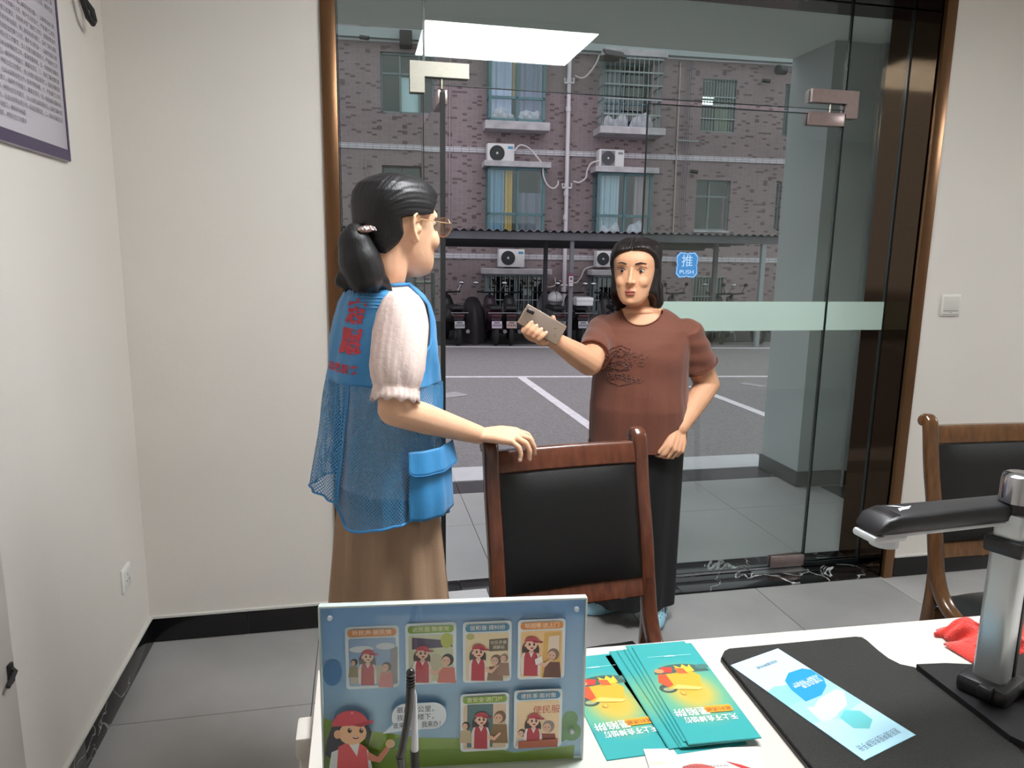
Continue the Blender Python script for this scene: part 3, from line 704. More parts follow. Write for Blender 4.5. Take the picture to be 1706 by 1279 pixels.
# middle floor
w = flush('E', pmat('dark_window_frame', (70, 66, 66), .5), (.5,), (.55,)); flush('E2', pmat('dark_window_frame', (0, 0, 0)), (), (.3,)); u0, u1, z0, z1 = holes['E2']; grille(flats, u0, u1, z0, z1, FD-.06, 9, (0, .25, .7, 1))
w, u0, u1, z0, z1, d = bay('G', (.52,), (.33,), .14, None); H_ = z1-z0; W_ = u1-u0
curtain('curtain', u0+.06, u0+W_*.30, z0+.06, z1-.05, d+.17, (112, 152, 172), waves=4, parent=w); curtain('curtain', u0+W_*.31, u0+W_*.44, z0+.1, z1-.05, d+.16, (190, 164, 72), waves=3, parent=w)
curtain('curtain', u0+W_*.56, u1-.06, z0+.06, z1-H_*.35, d+.2, (98, 104, 120), waves=4, parent=w)
w, u0, u1, z0, z1, d = bay('H', (.5,), (.36,), .14, None); W_ = u1-u0
curtain('curtain', u0+.12, u0+W_*.42, z0+.06, z1-.05, d+.17, (160, 180, 186), waves=6, parent=w); curtain('curtain', u0+W_*.70, u1-.06, z0+.06, z1-.05, d+.17, (150, 138, 138), waves=5, parent=w)
bedding(u0+.10, u0+W_*.44, z0+.06, .52, d+.11, w); bedding(u0+W_*.56, u1-.12, z0+.06, .46, d+.11, w)
w = flush('I', greyal, (.42,), (.68,)); u0, u1, z0, z1 = holes['I']
b = MB(); fbox(b, u0-.03, u1+.03, FD-.06, FD+.1, z0-.05, z0); F(b, 'sill', conc, smooth=0)
b = MB(); fbox(b, u1-.1, u1-.04, FD+.2, FD+.24, z0+.05, z1-.4); F(b, 'red_curtain_edge', cur((120, 56, 76)), w, smooth=0)
flush('N', greyal, (), (.5,))
# ground floor, behind bars
for key, nb in (('J', 13), ('K', 12)):
    w, u0, u1, z0, z1, d = bay(key, (.5,), (), .14, None, proj=.4, m=greyal)
    grille(w, u0, u1, z0, z1, d-.05, nb, (0, .35, .98))
w = flush('L', greyal, (), ()); u0, u1, z0, z1 = holes['L']; grille(w, u0, u1, z0, z1, FD-.03, 10, (.45, 1))

# things on the wall ------------------------------------------------
acw = pmat('ac_white', (205, 203, 204), .5); acd = pmat('ac_fan_dark', (52, 55, 56), .6)
def ac_unit(x0, y0, x1, y1, label, round_=True, proj=.0, shade=acw):
    D = FD-.40-proj
    u0, u1, z0, z1 = FR(x0, y0, x1, y1, D); W_, H_ = u1-u0, z1-z0
    t = thing('air_conditioner', label, 'air conditioner', MF @ Vector(((u0+u1)/2, D+.16, z0)), AF, 'air conditioner outdoor units on the brick wall')
    b = MB(); b.box((0, 0, H_/2+.02), (W_, .32, H_), bev=.02)
    obj('casing', b, shade, t)
    b = MB(); cx = -W_*.14; R = H_*.40
    for k in range(6): b.lathe([(R*(.98-.16*k), 0), (R*(.98-.16*k), .012), (R*(.90-.16*k), .012), (R*(.90-.16*k), 0)], 20, M=Matrix.Translation((cx, -.162, H_/2+.02)) @ Matrix.Rotation(PI/2, 4, 'X'))
    for k in range(8): a = PI*k/8; b.box((cx, -.167, H_/2+.02), (R*1.96, .006, .007), rot=(0, a, 0))
    obj('fan_guard', b, pmat('ac_guard', (58, 60, 60), .5), t)
    b = MB()
    if round_: b.lathe([(R, 0), (R, .004)], 24, M=Matrix.Translation((cx, -.158, H_/2+.02)) @ Matrix.Rotation(PI/2, 4, 'X'))
    else: b.box((cx, -.160, H_/2+.02), (R*2.05, .006, R*2.1), bev=.002)
    obj('fan_opening', b, acd if round_ else pmat('ac_grille_grey', (128, 124, 132), .6), t)
    b = MB(); b.lathe([(R*.17, 0), (R*.15, .02)], 12, M=Matrix.Translation((cx, -.165, H_/2+.02)) @ Matrix.Rotation(PI/2, 4, 'X')); obj('fan_hub', b, pmat('ac_hub', (190, 190, 190), .5), t)
    b = MB(); b.box((W_*.35, -.1612, H_*.84), (W_*.19, .003, H_*.13)); obj('badge', b, pmat('ac_badge', (70, 140, 176), .4) if round_ else pmat('ac_badge_grey', (130, 130, 134), .5), t)
    b = MB()
    for s in (-1, 1): b.box((s*W_*.36, 0, .01), (.05, .36, .02))
    obj('foot', b, pmat('ac_foot', (120, 118, 118), .6), t)
    return t
ac_unit(812, 240, 857, 273, 'white air conditioner with round fan and blue badge on the second-floor slab')
ac_unit(998, 250, 1040, 280, 'white air conditioner with square grey grille on the slab right of the white drainpipe', False)
ac_unit(831, 416, 874, 446, 'white air conditioner with round fan under the shed roof on the barred window slab')
ac_unit(994, 419, 1024, 446, 'white air conditioner partly hidden beside the head of the woman in the brown shirt')
pipew = pmat('pipe_white', (208, 200, 206), .5)
def fpts(L, D): return [MF @ Vector((FP(x, y, D)[0], D, FP(x, y, D)[1])) for x, y in L]
D = FD-.12
t = thing('drainpipe', 'white vertical drainpipe running down between the bay windows', 'pipe', fpts([(945, 520)], D)[0])
top = fpts([(950, 60)], D)[0]; bot = fpts([(938, 560)], D)[0]
b = MB(); b.tube([top, bot], .055, 12); obj('pipe', b, pipew, t, W=True)
for y in (135, 182, 309, 322, 362, 482):
    u, z = FP(950-(y-60)*.0265, y, D); p = MF @ Vector((u, D, z)); b = MB(); b.tube([p-Vector((0, 0, .06)), p+Vector((0, 0, .06))], .068, 12); obj('collar', b, pipew, t, W=True)
for y, x in ((138, 949), (313, 945), (475, 941)):
    b = MB(); b.tube(fpts([(x-8, y-8), (x-8, y), (x+7, y), (x+7, y-8)], D-.02), .028, 8); obj('side_inlet', b, pipew, t, W=True)
def hose(pts, label, r=.022, col=(196, 188, 190), D=FD-.08):
    P = fpts(pts, D); Q = []
    for i in range(len(P)-1):
        for k in range(4):
            s = k/4; p0 = P[max(i-1, 0)]; p1 = P[i]; p2 = P[i+1]; p3 = P[min(i+2, len(P)-1)]
            Q.append(.5*((2*p1)+(-p0+p2)*s+(2*p0-5*p1+4*p2-p3)*s*s+(-p0+3*p1-3*p2+p3)*s**3))
    Q.append(P[-1]); b = MB(); b.tube(Q, r, 6); o = obj('hose', b, pmat('hose_%d' % col[0], col, .7), smooth=60); rebase(o, Q[0]); tag(o, label, 'hose', 'white hoses on the brick wall'); return o
hose([(857, 252), (866, 242), (880, 246), (895, 262), (904, 275), (905, 292), (912, 308), (922, 314), (929, 308), (930, 301)], 'hose curving from the round-fan air conditioner down to the drainpipe', D=FD-.5)
hose([(998, 268), (985, 272), (978, 285), (976, 296), (965, 304), (955, 302)], 'hose from the square-grille air conditioner to the drainpipe', D=FD-.4)
hose([(999, 92), (992, 108), (978, 126), (968, 130), (958, 126)], 'hose from the caged balcony top to the drainpipe', D=FD-.4)
hose([(992, 443), (975, 448), (968, 462), (960, 471), (952, 470)], 'hose under the shed roof right of the drainpipe')
hose([(924, 462), (925, 474), (918, 478), (910, 477)], 'short hooked hose under the shed roof left of the drainpipe')
def wallpipe(a, b_, label, r=.018, col=(150, 146, 150)):
    P = fpts([a, b_], FD-.03); b = MB(); b.tube(P, r, 6); o = obj('wall_conduit', b, pmat('conduit_%d' % col[0], col, .6), smooth=60); rebase(o, P[1]); tag(o, label, 'pipe', 'thin conduits on the brick wall')
wallpipe((1134, 104), (1121, 391), 'thin pale conduit left of the group of wires', .02, (168, 160, 156))
for k in range(4): wallpipe((1145+k*3.2, 104), (1131+k*3.2, 391), 'thin grey wire, one of four side by side on the wall', .008, (146, 142, 150))
wallpipe((750, 92), (748, 400), 'thin pale conduit just right of the open door leaf', .014, (170, 150, 160))
wallpipe((609, 262), (612, 330), 'short bent conduit on the wall above the ponytail', .014, (150, 140, 140))
P = fpts([(1128, 234), (1164, 236)], FD-.1); b = MB(); b.tube(P, .022, 6); o = obj('wall_bracket', b, barsm); rebase(o, P[0]); tag(o, 'horizontal metal bracket crossing the wires on the brick wall', 'bracket')
def camera_box(x, y, label):
    p = fpts([(x, y)], FD-.22)[0]; t = thing('security_camera', label, 'camera', p, AF)
    b = MB(); b.tube([(.10, -.06, -.02), (-.1, .02, .02)], .05, 10); obj('camera_body', b, pmat('camera_dark', (36, 38, 40), .5), t)
    b = MB(); b.tube([(0, 0, .02), (0, .12, .05), (0, .22, .05)], .018, 8); obj('mount', b, pmat('camera_mount', (170, 172, 172), .5), t)
camera_box(607, 63, 'small dark security camera high on the wall left of the lamp reflection')
camera_box(1156, 286, 'small dark camera on the wall right of the wires, above the lower window')
camera_box(1276, 135, 'small dark bracket camera on the wall right of the barred window')
p = fpts([(1300, 118)], FD-.3)[0]; t = thing('flood_lamp', 'dark round lamp at the top of the brick wall beside the porch corner', 'lamp', p, AF)
b = MB(); b.tube([(-.12, -.1, 0), (.12, .0, .02)], .12, 14); obj('lamp_head', b, pmat('camera_dark', (0, 0, 0)), t)
b = MB(); b.tube([(.1, 0, .02), (.22, .1, .12), (.22, .3, .12)], .03, 8); obj('mount', b, pmat('camera_mount', (0, 0, 0)), t)
p = fpts([(1024, 90)], FD-.95)[0]; b = MB(); b.box((0, 0, 0), (.5, .5, .05), rot=(.5, .1, 0)); b.box((-.1, .1, -.08), (.4, .4, .12), rot=(.2, 0, 0))
o = obj('awning_scrap', b, pmat('awning_dark', (44, 40, 40), .8), smooth=0, loc=p, rot=(0, 0, AF)); tag(o, 'dark folded awning sheet on top of the caged balcony', 'awning')
p = fpts([(676, 66)], FD-.25)[0]; b = MB(); b.box((0, 0, 0), (.3, .4, .34), bev=.02); b.box((0, .2, .1), (.1, .2, .05)); o = obj('wall_box', b, pmat('awning_dark', (0, 0, 0)), loc=p, rot=(0, 0, AF)); tag(o, 'dark box under the cornice left of the lamp reflection', 'box')

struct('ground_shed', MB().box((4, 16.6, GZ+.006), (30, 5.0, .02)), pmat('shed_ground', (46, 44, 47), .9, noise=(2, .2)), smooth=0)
# ---- bicycle shed
SD0, SD1 = 13.7, 17.4
su0, su1 = FP(560, 390, SD0)[0], FP(1300, 395, SD0)[0]
shed = thing('bicycle_shed', 'long low scooter shed with corrugated roof in front of the brick wall', 'shed', MF @ Vector(((su0+su1)/2, SD0, GZ)), AF)
zl, zr = FP(745, 383, SD0)[1], FP(1290, 398, SD0)[1]; zf = FP(950, 385.5, SD0)[1]; zbot = FP(950, 414, SD1)[1]; zb = zbot+.16
roofm = pmat('roof_sheet', (84, 84, 90), .6, noise=(2, .15)); shedm = pmat('shed_steel', (58, 56, 62), .6)
pitch = .155; n = int((su1-su0)/pitch)*6; r0 = []; r1 = []
for i in range(n+1):
    u = su0+(su1-su0)*i/n; h = .022*math.cos(2*PI*i/6); r0.append((u, SD0-.1, zf+h)); r1.append((u, SD1, zb+h))
b = MB(); b.loft([r0, r1], cap=False, closed=False); N_ = len(b.v); b.add([(v[0], v[1], v[2]-.006) for v in b.v], [tuple(reversed(f)) for f in b.f])
for i in range(n): b.f.append((i, N_+i, N_+i+1, i+1)); b.m.append(0)
F(b, 'corrugated_roof', roofm, shed, smooth=60)
b = MB(); fbox(b, su0, su1, SD0-.04, SD0, zf-.17, zf-.03); F(b, 'fascia', roofm, shed, smooth=0)
for k in range(5): d = SD0+.8+k*.7; b = MB(); q_ = (d-SD0)/(SD1-SD0); zz_ = zf+(zb-zf)*q_; fbox(b, su0, su1, d, d+.06, zz_-.13, zz_-.03); F(b, 'purlin', shedm, shed, smooth=0)
b = MB(); fbox(b, su0, su1, SD1-.06, SD1, zb-.16, zb-.03); F(b, 'rear_beam', shedm, shed, smooth=0)
for x, w_, d, m in ((951, .075, SD0+.0, pmat('post_grey', (104, 102, 108), .5)), (908, .08, SD0+1.2, shedm), (1189, .09, SD0+1.2, pmat('post_grey', (0, 0, 0))), (1267, .09, SD0, pmat('post_light', (140, 148, 150), .5)), (600, .08, SD0, pmat('post_grey', (0, 0, 0)))):
    u = FP(x, 500, d)[0]; b = MB(); fbox(b, u-w_/2, u+w_/2, d, d+w_, GZ, zf-.05, bev=.006); F(b, 'post', m, shed, smooth=0)
u, z = FP(952, 466, SD0-.1)
t = thing('charger_box', 'red and white charger box fixed to the grey shed post', 'box', MF @ Vector((u, SD0-.03, z)), AF)
b = MB(); b.box((0, 0, 0), (.11, .07, .26), bev=.02); obj('body', b, pmat('charger_red', (96, 50, 66), .5), t)
b = MB(); b.box((0, -.038, -.03), (.085, .012, .19), bev=.004); obj('front_plate', b, pmat('charger_white', (190, 184, 190), .5), t)
b = MB(); b.box((0, -.046, .02), (.05, .004, .05)); b.box((0, -.046, -.05), (.06, .004, .01)); obj('socket_marks', b, pmat('charger_mark', (90, 84, 90), .5), t)

# ---- parked scooters
blk = pmat('scooter_black', (26, 24, 27), .35, coat=.3); rub = pmat('tyre', (20, 20, 21), .8); chrome = pmat('chrome', (190, 190, 195), .15, metal=1)
def scooter(label, x, ang, body=blk, plate=(150, 140, 150), box=None, dep=SD0+.35, scale=1.0, kind=0, lights=(66, 22, 30)):
    u = FP(x, 560, dep)[0]
    t = thing('scooter', label, 'scooter', MF @ Vector((u, dep+.55, GZ+.0)), AF+ang, 'scooters parked under the shed roof'); s = scale
    def w(y):
        b = MB(); pts = [(0, y+.2*s*math.cos(a), .225*s+.185*s*math.sin(a)) for a in [2*PI*k/20 for k in range(21)]]
        b.tube(pts, .045*s, 8, cap=False); o = obj('wheel', b, rub, t)
        h = MB(); h.tube([(-.04*s, y, .225*s), (.04*s, y, .225*s)], .09*s, 14)
        for k in range(5): a = 2*PI*k/5; h.bar((0, y, .225*s), (0, y+.17*s*math.cos(a), .225*s+.17*s*math.sin(a)), .02*s, .03*s)
        obj('wheel_hub', h, pmat('hub_grey', (90, 90, 94), .4, metal=.6), o)
    w(-.50*s); w(.62*s)
    b = MB(); prof = [(-.62, .5, .10, .62), (-.5, .46, .14, .70), (-.3, .42, .15, .72), (-.05, .40, .14, .66), (.02, .25, .13, .36), (.25, .22, .13, .30), (.38, .26, .15, .40), (.46, .34, .16, .85), (.52, .5, .12, .96)]
    rings = []
    for y, z0, hw, z1 in prof:
        r = []
        for k in range(12):
            a = 2*PI*k/12; c_, s_ = math.cos(a), math.sin(a)
            r.append((hw*s*abs(c_)**.6*(1 if c_ > 0 else -1), y*s, ((z0+z1)/2+(z1-z0)/2*abs(s_)**.6*(1 if s_ > 0 else -1))*s))
        rings.append(r)
    b.loft(rings); obj('body', b, body, t, smooth=50)
    b = MB(); b.box((0, -.28*s, .745*s), (.25*s, .62*s, .085*s), bev=.035*s); obj('seat', b, pmat('seat_black', (30, 28, 30), .6), t)
    b = MB(); b.tube([(-.27*s, .40*s, 1.02*s), (-.12*s, .47*s, 1.0*s), (.12*s, .47*s, 1.0*s), (.27*s, .40*s, 1.02*s)], .018*s, 8); b.tube([(0, .48*s, 1.0*s), (0, .56*s, .5*s), (0, .62*s, .24*s)], .025*s, 8); obj('handlebar', b, rub, t)
    for sx in (-1, 1):
        b = MB(); b.tube([(sx*.22*s, .42*s, 1.02*s), (sx*.28*s, .40*s, 1.16*s)], .008*s, 6); b.ell((sx*.30*s, .40*s, 1.20*s), (.055*s, .015*s, .04*s), nu=12, nv=8); obj('mirror', b, chrome if (kind+sx) % 2 else rub, t)
    b = MB(); b.box((0, -.66*s, .60*s), (.20*s, .05*s, .06*s), bev=.015*s); obj('tail_light', b, pmat('tail_%d' % lights[0], lights, .3), t)
    b = MB(); b.box((0, -.70*s, .43*s), (.20*s, .008*s, .14*s), rot=(-.2, 0, 0), bev=.004*s); pl = obj('number_plate', b, pmat('plate_%d' % plate[0], plate, .5), t)
    b = MB()
    for k in range(5): b.box(((-.07+.035*k)*s, -.7055*s, .42*s), (.02*s, .003*s, .045*s), rot=(-.2, 0, 0))
    b.box((0, -.699*s, .472*s), (.11*s, .003*s, .022*s), rot=(-.2, 0, 0)); obj('plate_characters', b, pmat('plate_ink', (70, 66, 76), .6), pl)
    b = MB(); b.tube([(-.17*s, -.55*s, .55*s), (-.17*s, -.70*s, .66*s), (.17*s, -.70*s, .66*s), (.17*s, -.55*s, .55*s)], .011*s, 6); b.tube([(.13*s, -.2*s, .25*s), (.16*s, -.72*s, .30*s)], .04*s, 8); b.tube([(-.18*s, .1*s, .3*s), (-.26*s, -.1*s, .02*s)], .012*s, 6); obj('rail_and_exhaust', b, pmat('scooter_metal', (120, 118, 122), .3, metal=.8), t)
    if box:
        b = MB(); b.box((0, -.62*s, .93*s), (.36*s, .32*s, .10*s), bev=.03*s); b.box((0, -.62*s, .86*s), (.34*s, .30*s, .10*s), bev=.02*s); obj('top_case', b, pmat('case_%d' % box[0], box, .4), t)
    return t
scooter('black scooter with pale plate at the left end, just right of the open door leaf', 756, .15, plate=(150, 150, 154))
scooter('plum scooter with lilac plate third from the left in the row', 826, 0, body=pmat('scooter_plum', (58, 32, 48), .35, coat=.3), plate=(176, 160, 178))
scooter('dark motor scooter with tan plate and red tail light left of the raised phone', 856, -.1, plate=(168, 142, 138), kind=1)
scooter('grey-black scooter carrying a helmet behind the raised phone', 926, .1, plate=(128, 126, 130), kind=1, body=pmat('scooter_grey', (70, 70, 74), .4))
scooter('black scooter with white top case just right of the grey shed post', 968, 0, plate=(160, 158, 164), box=(206, 204, 208))
scooter('dark scooter far left behind the vest, mostly hidden', 690, .1, plate=(120, 118, 122))
scooter('black scooter behind the frosted band, left one on the right side', 1160, .35, plate=(120, 118, 122), kind=1)
scooter('black scooter with tilted plate below the frosted band', 1216, -.3, plate=(150, 160, 156))
scooter('black scooter furthest right beside the porch wall', 1258, .2, plate=(120, 122, 122), kind=1)
scooter('black scooter hidden behind the woman in the brown shirt', 1030, 0, plate=(120, 118, 122))
# covered scooter: draped dark sheet
u = FP(792, 560, SD0+.5)[0]
cv = MB(); rings = []
for i, (z, a, c_) in enumerate(((0, .27, .62), (.12, .27, .62), (.4, .26, .60), (.62, .23, .5), (.76, .17, .36), (.84, .13, .2), (.90, .09, .1), (.92, .03, .03))):
    rings.append([((a+.02*math.sin(9*t_+i))*math.cos(t_), (c_+.03*math.sin(7*t_))*math.sin(t_), z) for t_ in [2*PI*k/36 for k in range(36)]])
cv.loft(rings); o = obj('covered_scooter', cv, pmat('dark_cover', (44, 38, 42), .7, bump=(6, .5)), smooth=60, loc=MF @ Vector((u, SD0+1.1, GZ)), rot=(0, 0, AF)); tag(o, 'scooter shrouded in a dark cover, second from the left in the row', 'scooter', 'scooters parked under the shed roof')
u = FP(767, 560, SD0+1.2)[0]; b = MB(); b.box((0, 0, .4), (.17, .05, .8), bev=.01); b.box((0, .03, .04), (.24, .2, .08), bev=.01)
o = obj('standing_board', b, pmat('board_brown', (92, 82, 78), .7), loc=MF @ Vector((u, SD0+1.1, GZ)), rot=(0, 0, AF)); tag(o, 'upright grey-brown board between the first scooters on the left', 'board')
# helmet resting on the fourth scooter
u, z = FP(926, 517, SD0+.45)
hp = MF @ Vector((u, SD0+.55, GZ+.80)); t = thing('helmet', 'white and grey motorcycle helmet resting on a scooter seat behind the raised phone', 'helmet', hp, AF)
b = MB(); b.ell((0, 0, .13), (.15, .165, .145), nu=20, nv=14); obj('shell', b, pmat('helmet_white', (176, 174, 176), .35), t)
b = MB(); b.ell((0, 0, .132), (.06, .168, .148), nu=12, nv=12); obj('stripe', b, pmat('helmet_stripe', (120, 108, 112), .4), t)
b = MB(); b.lathe([(.152, 0), (.156, .02), (.15, .04)], 20, c=(0, 0, .05)); obj('trim_ring', b, pmat('helmet_trim', (60, 58, 60), .5), t)
# ================================================================= chairs
woodm = bpy.data.materials.new('varnished_wood'); woodm.use_nodes = True
_n = woodm.node_tree.nodes; _l = woodm.node_tree.links; _b = _n['Principled BSDF']; _b.inputs['Roughness'].default_value = .24; _b.inputs['Coat Weight'].default_value = .5; _b.inputs['Coat Roughness'].default_value = .12
_t = _n.new('ShaderNodeTexCoord'); _mp = _n.new('ShaderNodeMapping'); _mp.inputs['Scale'].default_value = (1, 1, .15); _z = _n.new('ShaderNodeTexNoise'); _z.inputs['Scale'].default_value = 60; _z.inputs['Detail'].default_value = 4
_r = _n.new('ShaderNodeValToRGB'); _r.color_ramp.elements[0].color = (*lin((78, 40, 26)), 1); _r.color_ramp.elements[1].color = (*lin((102, 56, 36)), 1); _r.color_ramp.elements[0].position = .3; _r.color_ramp.elements[1].position = .75
_l.new(_t.outputs['Object'], _mp.inputs[0]); _l.new(_mp.outputs[0], _z.inputs['Vector']); _l.new(_z.outputs[0], _r.inputs[0]); _l.new(_r.outputs[0], _b.inputs['Base Color'])
leath = pmat('black_leather', (17, 17, 18), .40, bump=(320, .10), spec=.45)
def spline(P, n=6):
    P = [Vector(p) for p in P]; Q = []
    for i in range(len(P)-1):
        p0 = P[max(i-1, 0)]; p1 = P[i]; p2 = P[i+1]; p3 = P[min(i+2, len(P)-1)]
        for k in range(n):
            s = k/n; Q.append(.5*((2*p1)+(-p0+p2)*s+(2*p0-5*p1+4*p2-p3)*s*s+(-p0+3*p1-3*p2+p3)*s**3))
    Q.append(P[-1]); return Q
def sect_sweep(b, P, hw, hd, n=14, p=.55, taper=None):
    """rounded-rectangular section swept in the YZ plane (width along X)"""
    rings = []
    for i, c in enumerate(P):
        t = (P[min(i+1, len(P)-1)]-P[max(i-1, 0)]).normalized(); nn = Vector((0, -t.z, t.y)); k_ = taper(i/(len(P)-1)) if taper else 1
        r = []
        for k in range(n):
            a = 2*PI*k/n; ca, sa = math.cos(a), math.sin(a)
            r.append(c+Vector((1, 0, 0))*(hw*math.copysign(abs(ca)**p, ca))+nn*(hd*k_*math.copysign(abs(sa)**p, sa)))
        rings.append(r)
    b.loft(rings)
def conference_chair(label, loc, rz, W=.462, zk=1.0, woodm=woodm, group='wooden conference chairs'):
    t = thing('conference_chair', label, 'chair', loc, rz, group)
    hx = W/2-.018
    back = spline([(0, .283, 1.002), (0, .280, 1.013), (0, .270, 1.017), (0, .260, .998), (0, .238, .885), (0, .205, .76), (0, .180, .64), (0, .160, .56), (0, .120, .495), (0, .05, .462), (0, -.08, .447), (0, -.20, .445)], 5)
    rear = spline([(0, .180, .66), (0, .172, .54), (0, .180, .40), (0, .205, .2), (0, .245, .0)], 4)
    front = spline([(0, -.18, .455), (0, -.225, .42), (0, -.232, .30), (0, -.225, .15), (0, -.222, 0)], 4)
    for s in (-1, 1):
        M = Matrix.Translation((s*hx, 0, 0))
        for P, nm, hw, hd in ((back, 'side_frame', .0195, .019), (rear, 'leg', .016, .017), (front, 'leg', .018, .018)):
            b = MB(); sect_sweep(b, [M @ p for p in P], hw, hd, taper=(lambda q: min(1, .5+q*9)*(1+.22*math.sin(min(1, q*5)*PI))) if nm == 'side_frame' else None); obj(nm, b, woodm, t, smooth=50)
    def rail(z0, z1, y0, y1, nm, th=.024, bow=.006, crown=.0):
        b = MB(); rings = []
        for i in range(13):
            q = i/12*2-1; x = q*(hx-.012); c = bow*(1-q*q); r = []
            for (yy, zz, k) in ((y0-th/2, z0, 0), (y0-th/2-.002, z0+.004, 0), (y1-th/2-.002, z1-.006, 1), (y1-th/2+.004, z1, 1), (y1+th/2-.004, z1, 1), (y1+th/2, z1-.006, 1), (y0+th/2, z0+.004, 0), (y0+th/2-.003, z0, 0)):
                r.append((x, yy+c, zz+(crown*(1-q*q) if k else 0)))
            rings.append(r)
        b.loft(rings); obj(nm, b, woodm, t, smooth=40)
    rail(.950, 1.004, .254, .266, 'top_rail'); rail(.612, .662, .176, .188, 'lower_rail')
    b = MB(); rings = []                      # padded back, front face domed
    for i in range(17):
        q = i/16*2-1; x = q*(hx-.020); bow = .006*(1-q*q); r = []; N = 10
        fr_e = (1-abs(q)**6)
        for j in range(N+1):
            k = j/N; z = .664+(.947-.664)*k; y = .184+(.254-.184)*k+bow; e = (1-abs(2*k-1)**6)
            r.append((x, y-.012-.016*min(fr_e, 1)*e, z))
        for j in range(N, -1, -1):
            k = j/N; z = .664+(.947-.664)*k; y = .184+(.254-.184)*k+bow; r.append((x, y+.012, z))
        rings.append(r)
    b.loft(rings); obj('back_pad', b, leath, t, smooth=50)
    b = MB(); rings = []
    for i in range(11):
        q = i/10*2-1; y = q*.215-.02; hwd = (hx-.016)*(1 - .06*max(0, q)); e = (1-abs(q)**5); r = []
        for j in range(11): k = j/10*2-1; r.append((hwd*k, y, .462+.045*e*(1-abs(k)**5)+.01))
        for j in range(10, -1, -1): k = j/10*2-1; r.append((hwd*k, y, .452))
        rings.append(r)
    b.loft(rings); obj('seat', b, leath, t, smooth=50)
    for c_, d_ in (((0, -.215, .425), (2*hx, .022, .05)), ((0, .165, .425), (2*hx, .022, .05)), ((0, -.02, .2), (2*hx-.02, .02, .03))):
        b = MB(); b.box(c_, d_, bev=.004); obj('cross_rail', b, woodm, t)
    for o in t.children: o.data.transform(Matrix.Diagonal((1, 1, zk, 1)))
    return t
CH1 = conference_chair('reddish wooden conference chair with black leather back, held by the woman in the vest', (.544, 1.465, 0), math.radians(6.6), W=.450, zk=1.0135)
woodm2 = woodm.copy(); woodm2.name = 'golden_brown_wood'
for _q in woodm2.node_tree.nodes:
    if _q.type == 'VALTORGB': _q.color_ramp.elements[0].color = (*lin((74, 46, 22)), 1); _q.color_ramp.elements[1].color = (*lin((98, 64, 32)), 1)
CH2 = conference_chair('brown wooden conference chair with black leather back at the right, behind the document camera', (1.905, 1.56, 0), math.radians(-3), W=.47, woodm=woodm2)

# ================================================================= desk
DZ = .80
desk = thing('desk', 'white desk at the front of the picture carrying the leaflets and document camera', 'desk', (.9, .75, 0))
deskm = pmat('desk_white', (206, 200, 192), .32, noise=(7, .015), coat=.15)
A = [(-.084, 1.156), (2.05, 1.087), (2.05, .38), (-.084, .38)]
b = MB(); b.prism(A[::-1], DZ-.028, DZ); obj('desk_top', b, deskm, desk, W=True, smooth=0)
b = MB(); b.box((-.070, .76, (DZ-.028)/2), (.022, .70, DZ-.03), bev=.002); obj('side_panel', b, deskm, desk, W=True)
b = MB(); b.box((2.02, .73, (DZ-.028)/2), (.022, .66, DZ-.03), bev=.002); obj('side_panel', b, deskm, desk, W=True)
b = MB(); b.box((.98, .98, .50), (2.08, .018, .5), rot=(0, 0, -.0323)); obj('modesty_panel', b, deskm, desk, W=True)
b = MB(); b.box((-.097, 1.030, .766), (.026, .055, .036), bev=.004); b.box((-.096, 1.030, .70), (.018, .045, .10), bev=.002); obj('edge_bracket', b, deskm, desk, W=True)

# ---- acrylic display stand with printed sheet
PYY = .866
acr = glass_mat('acrylic', (.96, .97, .97), .9)
st = thing('display_stand', 'clear acrylic sign stand with blue cartoon poster of service pictures on the desk', 'sign', (.115, PYY, DZ))
TL, TR, BR_ = PY(532, 1008, PYY+.012), PY(980, 985, PYY+.012), PY(969, 1262, PYY)
px0, px1 = TL.x, TR.x; SW = px1-px0; SH = (TL.z+TR.z)/2-DZ-.012
lean = .03
pbl, pbr = PZ(540, 1287, DZ+.008), PZ(969, 1262, DZ+.008); syaw = math.atan2(pbr.y-pbl.y, pbr.x-pbl.x); SW = (pbr-pbl).length
_e = Vector((pbl.x, pbl.y, 0)); tlp = PY(532, 1008, pbl.y+.010); SH = tlp.z-DZ-.008; px0 = pbl.x; PYY = pbl.y
Mst = Matrix.Translation((px0, PYY, DZ+.008)) @ Matrix.Rotation(syaw, 4, 'Z') @ Matrix.Rotation(-lean, 4, 'X') @ Matrix(((1, 0, 0, 0), (0, 0, -1, 0), (0, 1, 0, 0), (0, 0, 0, 1)))   # x right, y up, z towards viewer
Mst = Mst @ Matrix.Rotation(math.atan2(TR.z-TL.z, SW)*0, 4, 'Z')
b = MB(); b.box((SW/2, SH/2, -.0045), (SW, SH, .003), M=Mst); b.box((SW/2, SH/2, .0025), (SW, SH, .003), M=Mst); obj('acrylic_sheet', b, acr, st, W=True, smooth=0)
b = MB()
for x in (0, SW): b.box((x, SH/2, -.001), (.0022, SH, .0105), M=Mst)
b.box((SW/2, SH, -.001), (SW, .0022, .0105), M=Mst)
obj('acrylic_edge', b, pmat('acrylic_edge', (196, 208, 206), .15, coat=.5), st, W=True, smooth=0)
b = MB(); b.box((SW/2, .008, -.0035), (SW, .11, .006), bev=.001, M=Matrix.Translation((px0, PYY, DZ+.008)) @ Matrix.Rotation(syaw, 4, 'Z')); obj('base', b, pmat('acrylic_base', (214, 218, 210), .15, coat=.6), st, W=True)
